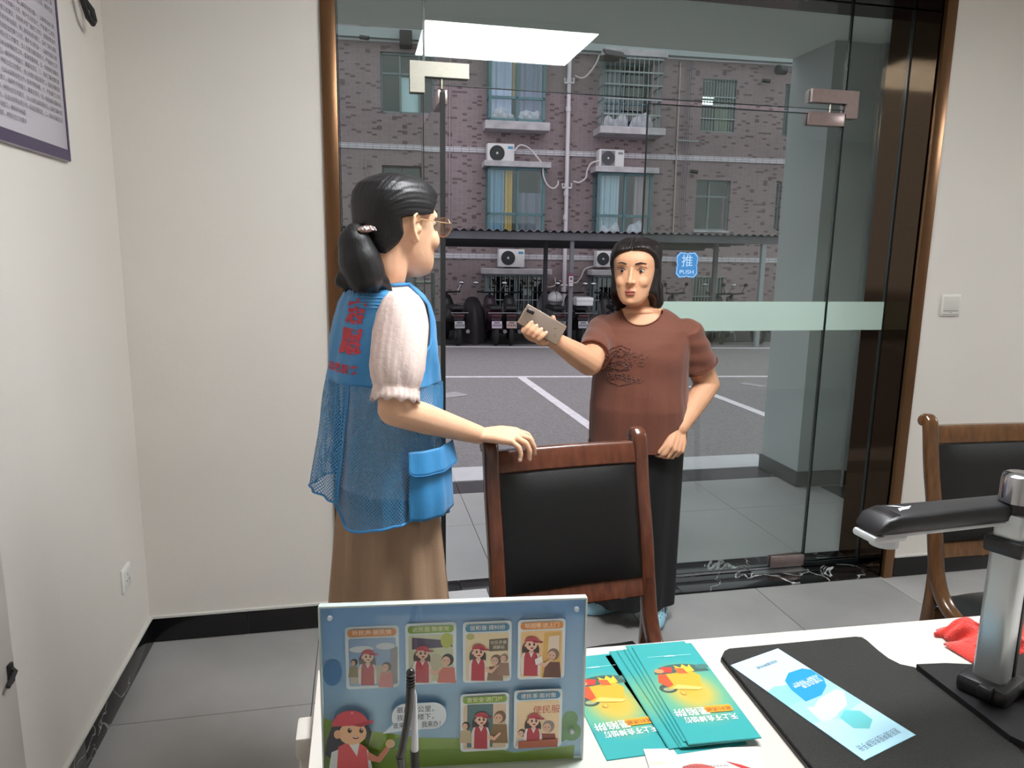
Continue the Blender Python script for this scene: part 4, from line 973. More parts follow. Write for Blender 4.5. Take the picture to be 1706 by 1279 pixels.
for x, y in ((SW-.014, SH-.014), (SW-.016, .045), (.014, SH-.014)): b = MB(); b.lathe([(.0035, 0), (.003, .004)], 12, M=Mst @ Matrix.Translation((x, y, .004))); obj('screw_cap', b, pmat('cap_pale', (206, 216, 222), .3), st, W=True)
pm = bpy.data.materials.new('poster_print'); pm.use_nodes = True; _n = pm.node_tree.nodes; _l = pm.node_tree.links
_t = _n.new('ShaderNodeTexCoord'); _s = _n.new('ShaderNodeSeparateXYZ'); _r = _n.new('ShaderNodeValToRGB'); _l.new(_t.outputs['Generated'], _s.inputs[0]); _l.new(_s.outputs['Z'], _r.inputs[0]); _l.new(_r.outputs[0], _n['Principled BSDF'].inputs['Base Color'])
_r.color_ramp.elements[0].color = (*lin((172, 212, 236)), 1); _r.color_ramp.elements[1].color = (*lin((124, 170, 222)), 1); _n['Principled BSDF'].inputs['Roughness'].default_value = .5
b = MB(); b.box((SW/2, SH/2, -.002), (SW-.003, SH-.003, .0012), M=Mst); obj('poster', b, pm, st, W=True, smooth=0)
u_ = SW/448
def pxy(x, y):    # poster pixel -> sheet coordinates (perspective of the slightly tilted top edge removed)
    k = (x-532)/448; top = 1008-23*k; bot = 1290-31*k
    return (x-532-(y-top)*.02*(1-k)-0)/448*SW, SH*(1-(y-top)/(bot-top))
Mp = Mst @ Matrix.Translation((0, 0, -.0012))
S = Sheet(Mp)
S.poly([pxy(*p) for p in ((534, 1195), (600, 1215), (700, 1228), (760, 1228), (860, 1252), (967, 1238), (966, 1262), (800, 1285), (545, 1288), (537, 1288))], (150, 184, 60))
S.poly([pxy(*p) for p in ((534, 1240), (640, 1250), (760, 1246), (860, 1254), (967, 1240), (966, 1262), (800, 1285), (545, 1288))], (134, 166, 42))
for x, y, r in ((948, 1205, 16), (958, 1192, 14), (942, 1218, 14), (962, 1214, 16), (652, 1240, 9), (662, 1236, 9)):
    c = pxy(x, y); S.oval(*c, r*u_, r*u_*1.1, (104, 160, 92))
YB_ = [1290]
S.oval(*pxy(552, 1118), 16*u_, 24*u_, (74, 134, 190))
def girl(cx, cy, s, vest=(186, 72, 84), cap=(188, 76, 88), arm=True, face=1):
    """volunteer in red cap and vest, cx,cy = face centre; s = face radius in px"""
    P = lambda dx, dy: tuple(pxy(cx+dx*s*face, min(YB_[0], cy+dy*s))); r = s*u_
    S.oval(*P(-.8, 1.0), r*.75, r*1.35, (74, 58, 60)); S.oval(*P(.8, 1.1), r*.5, r*1.1, (74, 58, 60))
    S.poly([P(-1.3, 1.5), P(-1.7, 2.6), P(-1.6, 5), P(1.5, 5), P(1.5, 2.6), P(1.1, 1.5)][::-1], (236, 226, 222))
    S.poly([P(-.95, 1.4), P(-1.15, 2.2), P(-1.2, 5.2), P(1.1, 5.2), P(1.05, 2.2), P(.8, 1.4)][::-1], vest)
    S.poly([P(-.45, 1.3), P(0, 2.3), P(.4, 1.3)], (240, 228, 224)); S.oval(*P(0, 1.2), r*.3, r*.5, (226, 184, 162))
    S.oval(*P(0, .15), r*.95, r*1.05, (236, 200, 178))
    S.oval(*P(-.95, .3), r*.22, r*.3, (230, 190, 168))
    for dx in (-.32, .42): S.oval(*P(dx, .15), r*.17, r*.24, (64, 46, 44))
    S.oval(*P(.08, .72), r*.28, r*.13, (150, 62, 58))
    S.oval(*P(0, -.35), r*1.12, r*.85, cap, a0=0, a1=180, n=14); S.poly([P(.2, -.55), P(1.9, -.35), P(1.7, -.12), P(.2, -.15)][::face], (160, 60, 74))
    if arm: S.poly([P(1.2, 2.6), P(2.2, 3.1), P(3.2, 2.2), P(3.4, 2.5), P(2.3, 3.7), P(1.2, 3.4)], (230, 190, 166))
def elder(cx, cy, s, hair, coat, dress=None):
    P = lambda dx, dy: tuple(pxy(cx+dx*s, min(YB_[0], cy+dy*s))); r = s*u_
    S.poly([P(-1.4, 1.4), P(-1.9, 5), P(1.6, 5), P(1.3, 1.4)][::-1], coat); S.oval(*P(0, 0), r*1.15, r*1.25, hair); S.oval(*P(-.3, .25), r*.8, r*.95, (226, 186, 160))
    for dx in (-.6, .05): S.oval(*P(dx, .15), r*.1, r*.12, (70, 52, 48))
def card(x0, y0, x1, y1, head, title, bg, fn):
    a = pxy(x0, y1); c = pxy(x1, y0); S.rrect(min(a[0], c[0]), a[1], c[0], c[1], .005, (226, 236, 240))
    w = c[0]-a[0]; h = c[1]-a[1]; S.rrect(a[0]+w*.06, a[1]+h*.045, c[0]-w*.06, c[1]-h*.19, .003, bg)
    YB_[0] = y1-5; fn(); YB_[0] = 1290; S.rrect(a[0]+w*.05, c[1]-h*.155, c[0]-w*.05, c[1]-h*.04, h*.05, head); S.text(title, (a[0]+c[0])/2, c[1]-h*.098, h*.085, (250, 236, 214), 0., w=w*.72)
def c1():
    S.oval(*pxy(600, 1078), 20*u_, 6*u_, (228, 234, 240)); S.oval(*pxy(640, 1072), 16*u_, 6*u_, (222, 228, 236)); S.poly([pxy(*p) for p in ((582, 1136), (582, 1110), (660, 1100), (660, 1134))], (196, 186, 170)); S.poly([pxy(*p) for p in ((648, 1134), (648, 1078), (660, 1072), (660, 1134))], (150, 146, 156)); elder(588, 1100, 5, (92, 80, 70), (150, 140, 104)); elder(642, 1106, 7, (84, 62, 62), (208, 128, 128)); girl(611, 1088, 9.5, arm=False)
def c2():
    S.poly([pxy(*p) for p in ((684, 1056), (750, 1060), (752, 1070), (684, 1076))], (92, 82, 110)); S.oval(*pxy(742, 1060), 10*u_, 14*u_, (186, 194, 96)); S.oval(*pxy(724, 1100), 14*u_, 20*u_, (196, 190, 160)); elder(744, 1092, 9, (62, 54, 58), (210, 118, 110)); girl(702, 1080, 10, arm=True)
def c3():
    S.oval(*pxy(782, 1052), 7*u_, 6*u_, (190, 186, 120)); S.poly([pxy(*p) for p in ((814, 1056), (846, 1053), (846, 1074), (814, 1076))][::-1], (98, 84, 68)); c = pxy(830, 1061); S.text('社区矛盾', c[0], c[1], .0055, (220, 206, 180), .01); c = pxy(830, 1069); S.text('调解站', c[0], c[1], .0055, (220, 206, 180), .01)
    elder(826, 1090, 8, (120, 92, 76), (140, 104, 84)); elder(840, 1086, 6, (150, 120, 104), (158, 122, 104)); girl(796, 1075, 10)
def c4():
    S.poly([pxy(*p) for p in ((908, 1042), (936, 1040), (936, 1116), (904, 1118))], (226, 184, 104)); S.poly([pxy(*p) for p in ((916, 1048), (934, 1046), (934, 1076), (914, 1078))], (238, 222, 206)); elder(924, 1078, 9, (138, 118, 108), (112, 78, 70)); girl(886, 1060, 10.5); c = pxy(897, 1088); S.poly([pxy(*p) for p in ((892, 1086), (904, 1080), (906, 1090), (894, 1096))], (244, 240, 234))
def c5():
    S.poly([pxy(*p) for p in ((778, 1164), (822, 1162), (822, 1236), (778, 1238))], (96, 128, 130)); elder(776, 1200, 6, (74, 62, 60), (196, 182, 150)); elder(834, 1184, 9, (120, 96, 74), (144, 116, 82)); girl(802, 1187, 10)
def c6():
    c = pxy(914, 1170); S.text('便民服', c[0], c[1], .0125, (196, 72, 66), 0.); elder(872, 1210, 6, (66, 60, 60), (216, 206, 200)); elder(918, 1198, 9, (150, 142, 138), (150, 86, 76)); girl(892, 1187, 10, arm=False); S.poly([pxy(*p) for p in ((866, 1224), (934, 1218), (934, 1232), (866, 1236))], (178, 104, 80))
card(575, 1037, 662, 1146, (206, 136, 84), '听民声·察民情', (150, 176, 212), c1)
card(674, 1029, 758, 1136, (134, 170, 78), '访民居·聊家常', (206, 208, 178), c2)
card(770, 1024, 852, 1130, (76, 136, 170), '促和谐·调纠纷', (238, 218, 180), c3)
card(863, 1018, 944, 1122, (222, 150, 86), '帮困难·送上门', (240, 204, 150), c4)
card(767, 1142, 849, 1246, (134, 170, 78), '查安全·进门户', (222, 200, 176), c5)
card(858, 1133, 941, 1238, (76, 136, 170), '便民事·面对面', (240, 216, 176), c6)
# speech bubble
c0 = pxy(698, 1183); S.rrect(c0[0]-48*u_, c0[1]-25*u_, c0[0]+46*u_, c0[1]+26*u_, 24*u_, (120, 160, 200), n=8); S.rrect(c0[0]-47*u_, c0[1]-24*u_, c0[0]+45*u_, c0[1]+25*u_, 23*u_, (224, 234, 240), n=8)
S.poly([pxy(*p) for p in ((636, 1213), (660, 1190), (672, 1207))][::-1], (218, 234, 244))
for tx, x, y, w in (('最后一公里，', 694, 1171, 62), ('我在您楼下，', 694, 1184, 62), ('谁来找我，我来办！', 696, 1197, 80)):
    c = pxy(x, y); S.text(tx, c[0], c[1], .0095, (84, 92, 108), .004, w=w*u_)
# large volunteer figure, bottom left
P2 = lambda x, y: tuple(pxy(x, y))
S.poly([P2(*p) for p in ((553, 1200), (545, 1225), (542, 1250), (560, 1262), (575, 1230), (605, 1205), (612, 1235), (618, 1210), (610, 1195))], (62, 66, 74))
S.poly([P2(*p) for p in ((552, 1245), (546, 1285), (622, 1285), (612, 1240), (590, 1228))], (214, 220, 220))
S.poly([P2(*p) for p in ((563, 1236), (560, 1287), (614, 1287), (610, 1236), (598, 1229), (575, 1229))], (214, 92, 96))
S.poly([P2(*p) for p in ((580, 1230), (594, 1252), (598, 1229))][::-1], (226, 226, 224))
S.poly([P2(*p) for p in ((612, 1243), (628, 1252), (644, 1232), (650, 1236), (632, 1262), (612, 1258))], (206, 132, 112)); S.oval(*P2(649, 1229), 8*u_, 8*u_, (216, 182, 140))
S.oval(*P2(587, 1212), 23*u_, 21*u_, (232, 188, 150)); S.oval(*P2(562, 1214), 6*u_, 8*u_, (226, 178, 142))
S.oval(*P2(583, 1199), 30*u_, 28*u_, (208, 84, 96), a0=0, a1=180, n=16); S.poly([P2(*p) for p in ((585, 1198), (620, 1188), (622, 1193), (600, 1201))][::-1], (178, 66, 80))
for x in (582, 601): S.oval(*P2(x, 1207), 3.4*u_, 4.6*u_, (84, 60, 50)); S.oval(*P2(x+1, 1205), 1*u_, 1.4*u_, (240, 240, 240))
S.oval(*P2(592, 1219), 5*u_, 2.4*u_, (140, 60, 52)); S.oval(*P2(592, 1218), 3.6*u_, .9*u_, (244, 238, 232))
for x, y in ((586, 1177), ): S.oval(*P2(x, y), 2.4*u_, 2.4*u_, (228, 132, 138))
S.build('printed_pictures', st)

# ---- pens in a holder in front of the sign
hz = thing('pen_holder', 'black pen holder on the desk in front of the poster stand', 'pen holder', (PY(680, 1290, .74).x, .74, DZ))
b = MB(); b.lathe([(.032, 0), (.034, .004), (.030, .02), (.028, .022), (.020, .022), (.019, .006), (.0, .006)], 20); obj('cup', b, pmat('holder_black', (24, 24, 25), .4), hz)
def Pn(x, y, Y=.745): return PY(x, y, Y)
pen = thing('ballpoint_pen', 'clear and silver ballpoint pen with black grip standing in front of the poster', 'pen', Pn(691, 1290))
a, c = Pn(690.5, 1148), Pn(691, 1249); e_ = Pn(692, 1312)
b = MB(); b.tube([a, a+(c-a)*.1, c], [.0012, .0028, .0046], 12); obj('barrel', b, pmat('barrel_clear', (206, 206, 214), .15, coat=.6), pen, W=True)
b = MB(); b.tube([c, e_, e_+Vector((0, 0, -.008))], [.0052, .0052, .001], 12); obj('grip', b, pmat('grip_black', (18, 20, 18), .5), pen, W=True)
b = MB(); b.tube([Pn(690.5, 1150), Pn(690.5, 1140)], .0012, 8); obj('tip', b, steel, pen, W=True)
sty = thing('black_pen', 'bent black counter pen with coiled top leaning beside the clear pen', 'pen', Pn(668, 1290))
b = MB(); b.tube([Pn(684, 1122, .735), Pn(683, 1145, .735), Pn(681.5, 1180, .735), Pn(679, 1200, .735), Pn(673, 1235, .735), Pn(667, 1262, .735)], [.0038, .0042, .0044, .0044, .0044, .0046], 12); obj('pen_body', b, pmat('pen_gloss', (14, 14, 16), .2, coat=.5), sty, W=True)
b = MB(); b.ell(Pn(684, 1121, .735), .0052, nu=12, nv=8)
for k in range(4): b.tube([Pn(684, 1127+k*5, .735), Pn(684, 1129+k*5, .735)], .0050, 12)
obj('coiled_cap', b, pmat('pen_gloss2', (20, 16, 16), .25, coat=.4), sty, W=True)
b = MB(); b.tube([Pn(667, 1260, .735), Pn(669, 1275, .735), Pn(671, 1315, .735)], [.0052, .0048, .0044], 12); obj('pen_socket', b, pmat('pen_gloss', (0, 0, 0)), sty, W=True)

# ---- leaflets
def sheet_on(p0, p1, p2, p3, z):
    """frame on a desk quad: p0 top-left, p1 top-right (of the print), p3 bottom-left, as seen by its reader"""
    a, c, d = Vector((*p0, z)), Vector((*p1, z)), Vector((*p3, z)); X = (c-a).normalized(); Z_ = Vector((0, 0, 1)); Y = Z_.cross(X)
    return Matrix((( X.x, Y.x, 0, d.x), (X.y, Y.y, 0, d.y), (0, 0, 1, z), (0, 0, 0, 1)))
def flat_quad(corners, z, th):      # real sheet with thickness; returns MB in world
    b = MB(); b.prism([(c.x, c.y) for c in corners], z, z+th)
    a = sum(((corners[i].x*corners[(i+1) % 4].y-corners[(i+1) % 4].x*corners[i].y) for i in range(4)))
    if a < 0: b = MB(); b.prism([(c.x, c.y) for c in corners[::-1]], z, z+th)
    return b
tealc = pmat('leaflet_teal', (58, 160, 160), .32, coat=.3)
_n = tealc.node_tree.nodes; _l = tealc.node_tree.links; _t = _n.new('ShaderNodeTexCoord'); _mp = _n.new('ShaderNodeMapping'); _mp.inputs['Location'].default_value = (0, .10, 0); _mp.inputs['Scale'].default_value = (13, 11, 0)
_g = _n.new('ShaderNodeVectorMath'); _g.operation = 'LENGTH'; _r = _n.new('ShaderNodeValToRGB'); _l.new(_t.outputs['Object'], _mp.inputs[0]); _l.new(_mp.outputs[0], _g.inputs[0]); _l.new(_g.outputs['Value'], _r.inputs[0]); _l.new(_r.outputs[0], _n['Principled BSDF'].inputs['Base Color'])
_e = _r.color_ramp.elements; _e[0].position = 0; _e[0].color = (*lin((226, 170, 60)), 1); _e[1].position = 1; _e[1].color = (*lin((56, 160, 160)), 1)
for _p, _c in ((.35, (190, 176, 84)), (.62, (110, 172, 136))): _q = _e.new(_p); _q.color = (*lin(_c), 1)
def teal_leaflet(c, rz, z, label, full=True):
    """c = centre; the leaflet is read from the far side of the desk (upside down to the camera)"""
    w, h = .112, .262
    t = thing('teal_leaflet', label, 'leaflet', (c[0], c[1], z), rz, 'teal leaflets in a pile on the desk')
    b = MB(); b.box((0, 0, .0004), (w, h, .0007)); b.box((.0006, 0, .0011), (w-.001, h-.001, .0006)); obj('folded_sheet', b, tealc, t, smooth=0)
    if full:
        S = Sheet(Matrix.Translation((0, 0, .00142)))       # writing upside down for a reader across the desk
        S.oval(.004, .042, .048, .026, (62, 92, 86), n=28, a0=0, a1=180); S.oval(-.036, .002, .015, .012, (60, 78, 66)); S.oval(-.036, .0, .009, .005, (150, 160, 120)); S.oval(.044, .056, .012, .007, (72, 120, 112))
        S.poly([(-.034, .0), (.018, -.006), (.030, .030), (.020, .046), (-.030, .040)], (240, 164, 46)); S.poly([(-.034, .004), (-.046, .020), (-.040, .04), (-.026, .042), (-.024, .01)], (206, 78, 40)); S.poly([(-.014, .044), (-.034, .046), (-.026, .062), (-.008, .058)], (200, 58, 44))
        S.poly([(.0, .044), (.026, .044), (.024, .064), (.018, .056), (.012, .066), (.006, .056), (-.004, .064)][::1], (246, 190, 56)); S.poly([(-.004, .040), (.012, .038), (.010, .054), (-.006, .056)], (224, 92, 44))
        S.poly([(-.030, .000), (.014, -.008), (.022, -.002), (-.018, .010)], (250, 196, 104)); S.oval(-.034, .05, .008, .006, (238, 142, 96)); S.oval(-.016, -.012, .005, .006, (214, 150, 60)); S.oval(-.016, -.012, .003, .004, (240, 178, 76))
        S.text('天上不会掉馅饼', .0, -.079, .0150, (238, 250, 248), .014, w=.086, rot=PI); S.text('是陷阱', -.022, -.060, .0195, (240, 250, 248), .012, rot=PI); S.rrect(.0, -.067, .044, -.051, .003, (240, 158, 34)); S.text('高利诱惑', .022, -.059, .0105, (150, 78, 10), .02, rot=PI)
        S.rrect(-.040, .0925, .040, .0933, .0003, (190, 240, 236)); S.text('守住钱袋子', .0, .0925, .004, (240, 252, 250), .01, rot=PI)
        S.build('printed_front', t, W=False)
    else:
        S = Sheet(Matrix.Translation((0, 0, .00142))); S.oval(-.034, .05, .007, .009, (196, 170, 96)); S.rrect(-.042, .068, -.030, .078, .001, (220, 244, 240)); S.rrect(-.04, -.062, -.030, -.061, .0002, (200, 240, 236)); S.build('printed_front', t, W=False)
    return t
def cen(q, z): P = [PZ(*p, z) for p in q]; c = sum(P, Vector())/4; v = (P[0]+P[1]-P[2]-P[3]); return (c.x, c.y), math.atan2(-v.x, v.y)
zz0 = DZ
c, r = cen(((958, 1096), (1000, 1088), (1130, 1245), (1020, 1277)), DZ); print('leaf1', c, r)
cA, rA = (.372, .985), .03
teal_leaflet((c[0]-.002, c[1]), r, zz0, 'teal leaflet lying alone at the left, nearest the poster stand')
c2_, r2 = cen(((1050, 1083), (1156, 1070), (1266, 1223), (1145, 1238)), DZ+.012); print('leaf2', c2_, r2)
offs = [(-.038, .004, .10, False), (-.030, -.002, .07, False), (-.034, .008, .05, False), (-.020, .006, .06, False), (-.012, .002, .02, False), (-.006, .010, .015, False)]
for k, (dx, dy, dr, f_) in enumerate(offs):
    teal_leaflet((c2_[0]+dx, c2_[1]+dy), r2+dr, zz0+.0018*k, 'teal leaflet fanned out under the top one of the pile, %s from the desk' % ['first', 'second', 'third', 'fourth', 'fifth', 'sixth'][k], f_)
teal_leaflet(c2_, r2, zz0+.0018*6, 'teal leaflet on top of the right-hand pile, food picture and white slogan fully visible')
# red and white card at the lower edge
q = [(1072, 1247), (1262, 1243), (1290, 1330), (1100, 1335)]; P = [PZ(*p, DZ+.003) for p in q]
rc = thing('red_white_card', 'white card with red pattern at the bottom edge below the teal leaflets', 'leaflet', (sum(p.x for p in P)/4, sum(p.y for p in P)/4, DZ))
obj('card_sheet', flat_quad(P, DZ+.0018, .0009), pmat('card_white', (238, 232, 228), .4, coat=.2), rc, W=True, smooth=0)
c = sum(P, Vector())/4; X = ((P[1]-P[0])).normalized(); Mx = Matrix(((X.x, -X.y, 0, c.x), (X.y, X.x, 0, c.y), (0, 0, 1, DZ+.0028), (0, 0, 0, 1)))
S = Sheet(Mx); hw = (P[1]-P[0]).length/2
S.rrect(-hw+.008, .018, -hw+.03, .023, .001, (232, 196, 172)); S.oval(-.012, -.012, .034, .030, (214, 84, 72), n=24); S.oval(-.012, -.012, .022, .019, (236, 168, 150), n=20); S.oval(-.012, -.012, .014, .012, (214, 84, 72)); S.poly([(.02, .008), (.05, -.002), (.07, -.03), (.02, -.03)][::-1], (214, 84, 72)); S.poly([(.03, .022), (.05, .014), (hw-.004, -.004), (hw-.003, -.02), (.055, .002)][::-1], (186, 40, 34))
S.text('便民服务卡', -.012, -.012, .011, (250, 236, 226), 0., w=.04); S.text('居民健康服务与防诈骗宣传资料', 0, .012, .0048, (96, 88, 92), .004); S.build('printed_front', rc)

# ---- black scanning mat, scanner base, document camera
matm = pmat('scan_mat', (40, 40, 38), .75, noise=(420, .35, 2), bump=(500, .6)); blkp = pmat('black_plastic', (27, 26, 29), .42, bump=(700, .04)); silv = pmat('silver_plastic', (186, 190, 192), .3, metal=.55)
MZ = DZ+.012
def Q(x, y, z): p = PZ(x, y, z); return (p.x, p.y)
out = [Q(*p, MZ) for p in ((1203, 1092), (1207, 1084), (1215, 1080), (1425, 1060), (1436, 1061), (1444, 1066), (1462, 1082), (1480, 1096), (1500, 1106), (1524, 1111), (1600, 1150), (1700, 1250), (1760, 1330), (1420, 1345), (1355, 1279))]
dm = thing('scan_mat', 'large black rubber-edged scanning mat lying under the blue leaflet', 'mat', (.8, .9, DZ))
def ccw(P): return P if sum(P[i][0]*P[(i+1) % len(P)][1]-P[(i+1) % len(P)][0]*P[i][1] for i in range(len(P))) > 0 else P[::-1]
b = MB(); b.prism(ccw(out), DZ+.0066, MZ); obj('mat_surface', b, matm, dm, W=True, smooth=0)
cxy = (sum(p[0] for p in out)/len(out), sum(p[1] for p in out)/len(out))
b = MB(); b.prism(ccw([(cxy[0]+(p[0]-cxy[0])*1.008, cxy[1]+(p[1]-cxy[1])*1.008) for p in out]), DZ+.0006, DZ+.0060); obj('mat_base', b, blkp, dm, W=True, smooth=0)
bl = [PZ(*p, MZ+.001) for p in ((1217, 1108), (1296, 1080), (1526, 1224), (1440, 1267))]
bt = thing('blue_leaflet', 'pale blue leaflet with dark blue leaf shape lying on the black mat', 'leaflet', (sum(p.x for p in bl)/4, sum(p.y for p in bl)/4, MZ))
b = flat_quad(bl, MZ+.0002, .0009); obj('folded_sheet', b, pmat('leaflet_pale_blue', (150, 200, 224), .35, coat=.3), bt, W=True, smooth=0)
X = (bl[1]-bl[0]); LW = X.length; X.normalize(); Yv = (bl[0]-bl[3]); LH = Yv.length; Yv.normalize()
Mb = Matrix(((X.x, Yv.x, 0, bl[3].x), (X.y, Yv.y, 0, bl[3].y), (0, 0, 1, MZ+.00115), (0, 0, 0, 1)))     # x across, y towards the far end
S = Sheet(Mb); W2, H2 = LW, LH
S.poly([(0, H2), (0, H2*.66), (W2, H2*.72), (W2, H2)][::1], (184, 212, 226)); S.poly([(0, H2*.52), (W2*.5, H2*.52), (W2*.40, H2*.66), (W2*.18, H2*.70), (0, H2*.68)][::-1], (132, 202, 204))
lf = [(W2*.30, H2*.50), (W2*.62, H2*.50), (W2*.86, H2*.55), (W2*.99, H2*.62), (W2*.99, H2*.72), (W2*.90, H2*.755), (W2*.62, H2*.76), (W2*.42, H2*.71), (W2*.33, H2*.62)]
S.poly(lf, (20, 140, 222)); S.poly([(W2*.45, H2*.33), (W2*.75, H2*.36), (W2*.98, H2*.46), (W2*.9, H2*.50), (W2*.5, H2*.48), (W2*.3, H2*.44)], (192, 214, 228)); S.poly([(W2*.12, H2*.30), (W2*.45, H2*.32), (W2*.42, H2*.42), (W2*.2, H2*.46)], (190, 216, 238))
S.poly([(0, H2*.0), (W2, H2*0), (W2, H2*.34), (W2*.4, H2*.30), (0, H2*.34)], (176, 220, 236)); tq = [(W2*.40, H2*.20), (W2*.58, H2*.155), (W2*.78, H2*.20), (W2*.80, H2*.285), (W2*.62, H2*.335), (W2*.42, H2*.30)]
S.poly(tq, (98, 190, 194))
for tx, fx, fy, h, cc, w in (('居民健康服务指南手册', .50, .075, .013, (86, 112, 138), .78), ('社区健康手册', .50, .895, .008, (96, 120, 140), .42), ('关爱健康　守护家人', .70, .655, .006, (226, 242, 252), .5), ('便民利民服务到家', .66, .635, .006, (226, 242, 252), .5), ('为民办实事', .72, .610, .008, (226, 242, 252), .4)):
    S.text(tx, W2*fx, H2*fy, h, cc, .006, w=W2*w, rot=PI)
S.build('printed_front', bt)

dc = thing('document_camera', 'silver and black document camera with chrome knob standing at the right of the desk', 'scanner', (1.03, .90, DZ))
BZ = MZ+.010
pl = [Q(*p, BZ) for p in ((1527, 1106), (1575, 1104), (1620, 1106), (1720, 1085), (1830, 1110), (1860, 1260), (1715, 1240), (1683, 1225))]
b = MB(); b.prism(ccw(pl), MZ+.0006, BZ); obj('base_plate', b, blkp, dc, W=True, smooth=0)
cb0 = PZ(1646, 1150, BZ); CX, CY = cb0.x+.004, cb0.y
def up(x, y, Y): return PY(x, y, Y).z
ang = .40                                  # column turned a little on its foot
Mc = Matrix.Translation((CX, CY, 0)) @ Matrix.Rotation(ang, 4, 'Z')
zj = up(1680, 905, CY); zt_ = up(1690, 868, CY); zk0 = up(1693, 835, CY); zk = up(1693, 788, CY)
print('docam', CX, CY, zj, zt_, zk)
b = MB(); b.box((0, 0, BZ+.013), (.085, .075, .030), bev=.010, M=Mc); b.box((-.045, -.01, BZ+.02), (.02, .02, .02), bev=.005, M=Mc); b.box((.03, -.04, BZ+.008), (.02, .02, .012), bev=.004, M=Mc); obj('foot', b, blkp, dc, W=True)
b = MB(); b.box((-.002, 0, (BZ+.02+zj)/2), (.046, .044, zj-BZ-.02), bev=.009, seg=3, M=Mc); obj('lower_column', b, silv, dc, W=True, label='silver lower column')
b = MB(); b.box((.024, .0, (BZ+.02+zj)/2), (.012, .046, zj-BZ-.022), bev=.004, M=Mc); obj('column_spine', b, blkp, dc, W=True, label='black column spine')
b = MB(); b.box((0, 0, zj+.0), (.068, .056, .026), bev=.006, M=Mc); obj('collar', b, blkp, dc, W=True)
b = MB(); b.box((0, 0, (zj+zt_)/2+.006), (.048, .040, zt_-zj+.02), bev=.006, M=Mc); obj('upper_column', b, silv, dc, W=True)
# arm: from the column out to the left
az = zt_+.012; tip = PZ(1447, 873, az)
a0 = Vector((CX+.05, CY+.02, az)); a1 = Vector((tip.x, tip.y, az-.002)); print('arm', a0, a1); dv = (a1-a0); L = dv.length; th_ = math.atan2(dv.y, dv.x)
Ma = Matrix.Translation(a0) @ Matrix.Rotation(th_, 4, 'Z')
b = MB(); prof = []
for i, (q, hz_, hw_) in enumerate(((-.06, .010, .018), (-.04, .014, .024), (0, .0145, .025), (.5, .0145, .026), (.80, .0145, .028), (.90, .0145, .029), (.96, .012, .028), (1.0, .005, .024), (1.012, .002, .018))):
    r = []
    for k in range(16):
        a = 2*PI*k/16; ca, sa = math.cos(a), math.sin(a); r.append(Ma @ Vector((q*L, hw_*math.copysign(abs(ca)**.4, ca), .004+hz_*math.copysign(abs(sa)**.4, sa)-(.0145-hz_)*.9*(1 if q > .5 else 0))))
    prof.append(r)
b.loft(prof); arm = obj('arm', b, blkp, dc, W=True, smooth=50)
b = MB()
for k in range(7): q = .89+k*.011; b.bar(Ma @ Vector((q*L, -.022, .0188-.0012*k*k*.16)), Ma @ Vector((q*L, .022, .0188-.0012*k*k*.16)), .0012, .001)
obj('tip_ribs', b, pmat('rib_grey', (60, 58, 62), .4), arm, W=True)
b = MB(); b.box((L*.48, 0, -.0125), (L*.98, .044, .006), bev=.002, M=Ma); b.box((L*.93, 0, -.017), (.060, .046, .012), bev=.005, M=Ma); b.lathe([(.020, 0), (.020, .012), (.016, .016)], 20, M=Ma @ Matrix.Translation((L*.90, 0, -.034)) ); obj('camera_underside', b, pmat('camera_white', (196, 198, 202), .35), arm, W=True)
S = Sheet(Ma @ Matrix.Translation((L*.80, -.004, .0188))); S.poly([(-.020, -.004), (-.006, .006), (.008, .008), (.016, .012), (.010, .002), (-.004, -.002)], (196, 196, 200)); S.poly([(-.012, .002), (.004, -.004), (.020, -.012), (.006, -.010)], (196, 196, 200)); S.build('maker_mark', arm)
b = MB(); b.lathe([(.0255, 0), (.0255, zk-zk0-.012), (.024, zk-zk0-.004), (.019, zk-zk0), (0, zk-zk0)], 28, c=(CX, CY, zk0)); obj('knob', b, chrome, dc, W=True, label='chrome knob', smooth=40)
b = MB(); b.lathe([(.021, 0), (.021, .02)], 24, c=(CX, CY, zk0-.02)); obj('knob_neck', b, blkp, dc, W=True)
# small black cable end at the mat's right
# ---- red cloth crumpled behind the column
cl = MB(); N, M_ = 44, 30; random.seed(3)
c0 = PZ(1640, 1075, DZ); grid = []
for i in range(N+1):
    for j in range(M_+1):
        u, v = i/N*2-1, j/M_*2-1
        x = u*.150; y = v*.060*(1-.15*u*u)
        e = max(0, 1-max(abs(u), abs(v))**3.0)
        h = .006+e*(.030+.014*math.sin(3.1*u*2+1.3*v)+.010*math.sin(7*v+2*u)+.007*math.sin(11*u-5*v))
        h += .0015*math.sin(23*u+9*v)
        x += .008*math.sin(6*v+1)+.006*math.sin(15*v); y += .010*math.sin(5*u)+.004*math.sin(17*u)
        grid.append((x, y, max(h, .0015)))
cl.add(grid, [(i*(M_+1)+j, (i+1)*(M_+1)+j, (i+1)*(M_+1)+j+1, i*(M_+1)+j+1) for i in range(N) for j in range(M_)])
base = len(cl.v); cl.add([(g[0]*.98, g[1]*.98, .0003) for g in grid], [tuple(reversed(f)) for f in cl.f[:N*M_]])
ring = [i*(M_+1) for i in range(N+1)]+[N*(M_+1)+j for j in range(1, M_+1)]+[i*(M_+1)+M_ for i in range(N-1, -1, -1)]+[j for j in range(M_-1, 0, -1)]
for a, c in zip(ring, ring[1:]+ring[:1]): cl.f.append((a, base+a, base+c, c)); cl.m.append(0)
clothm = pmat('red_towel', (214, 56, 46), .95, noise=(60, .08), bump=(300, .5), sheen=.4)
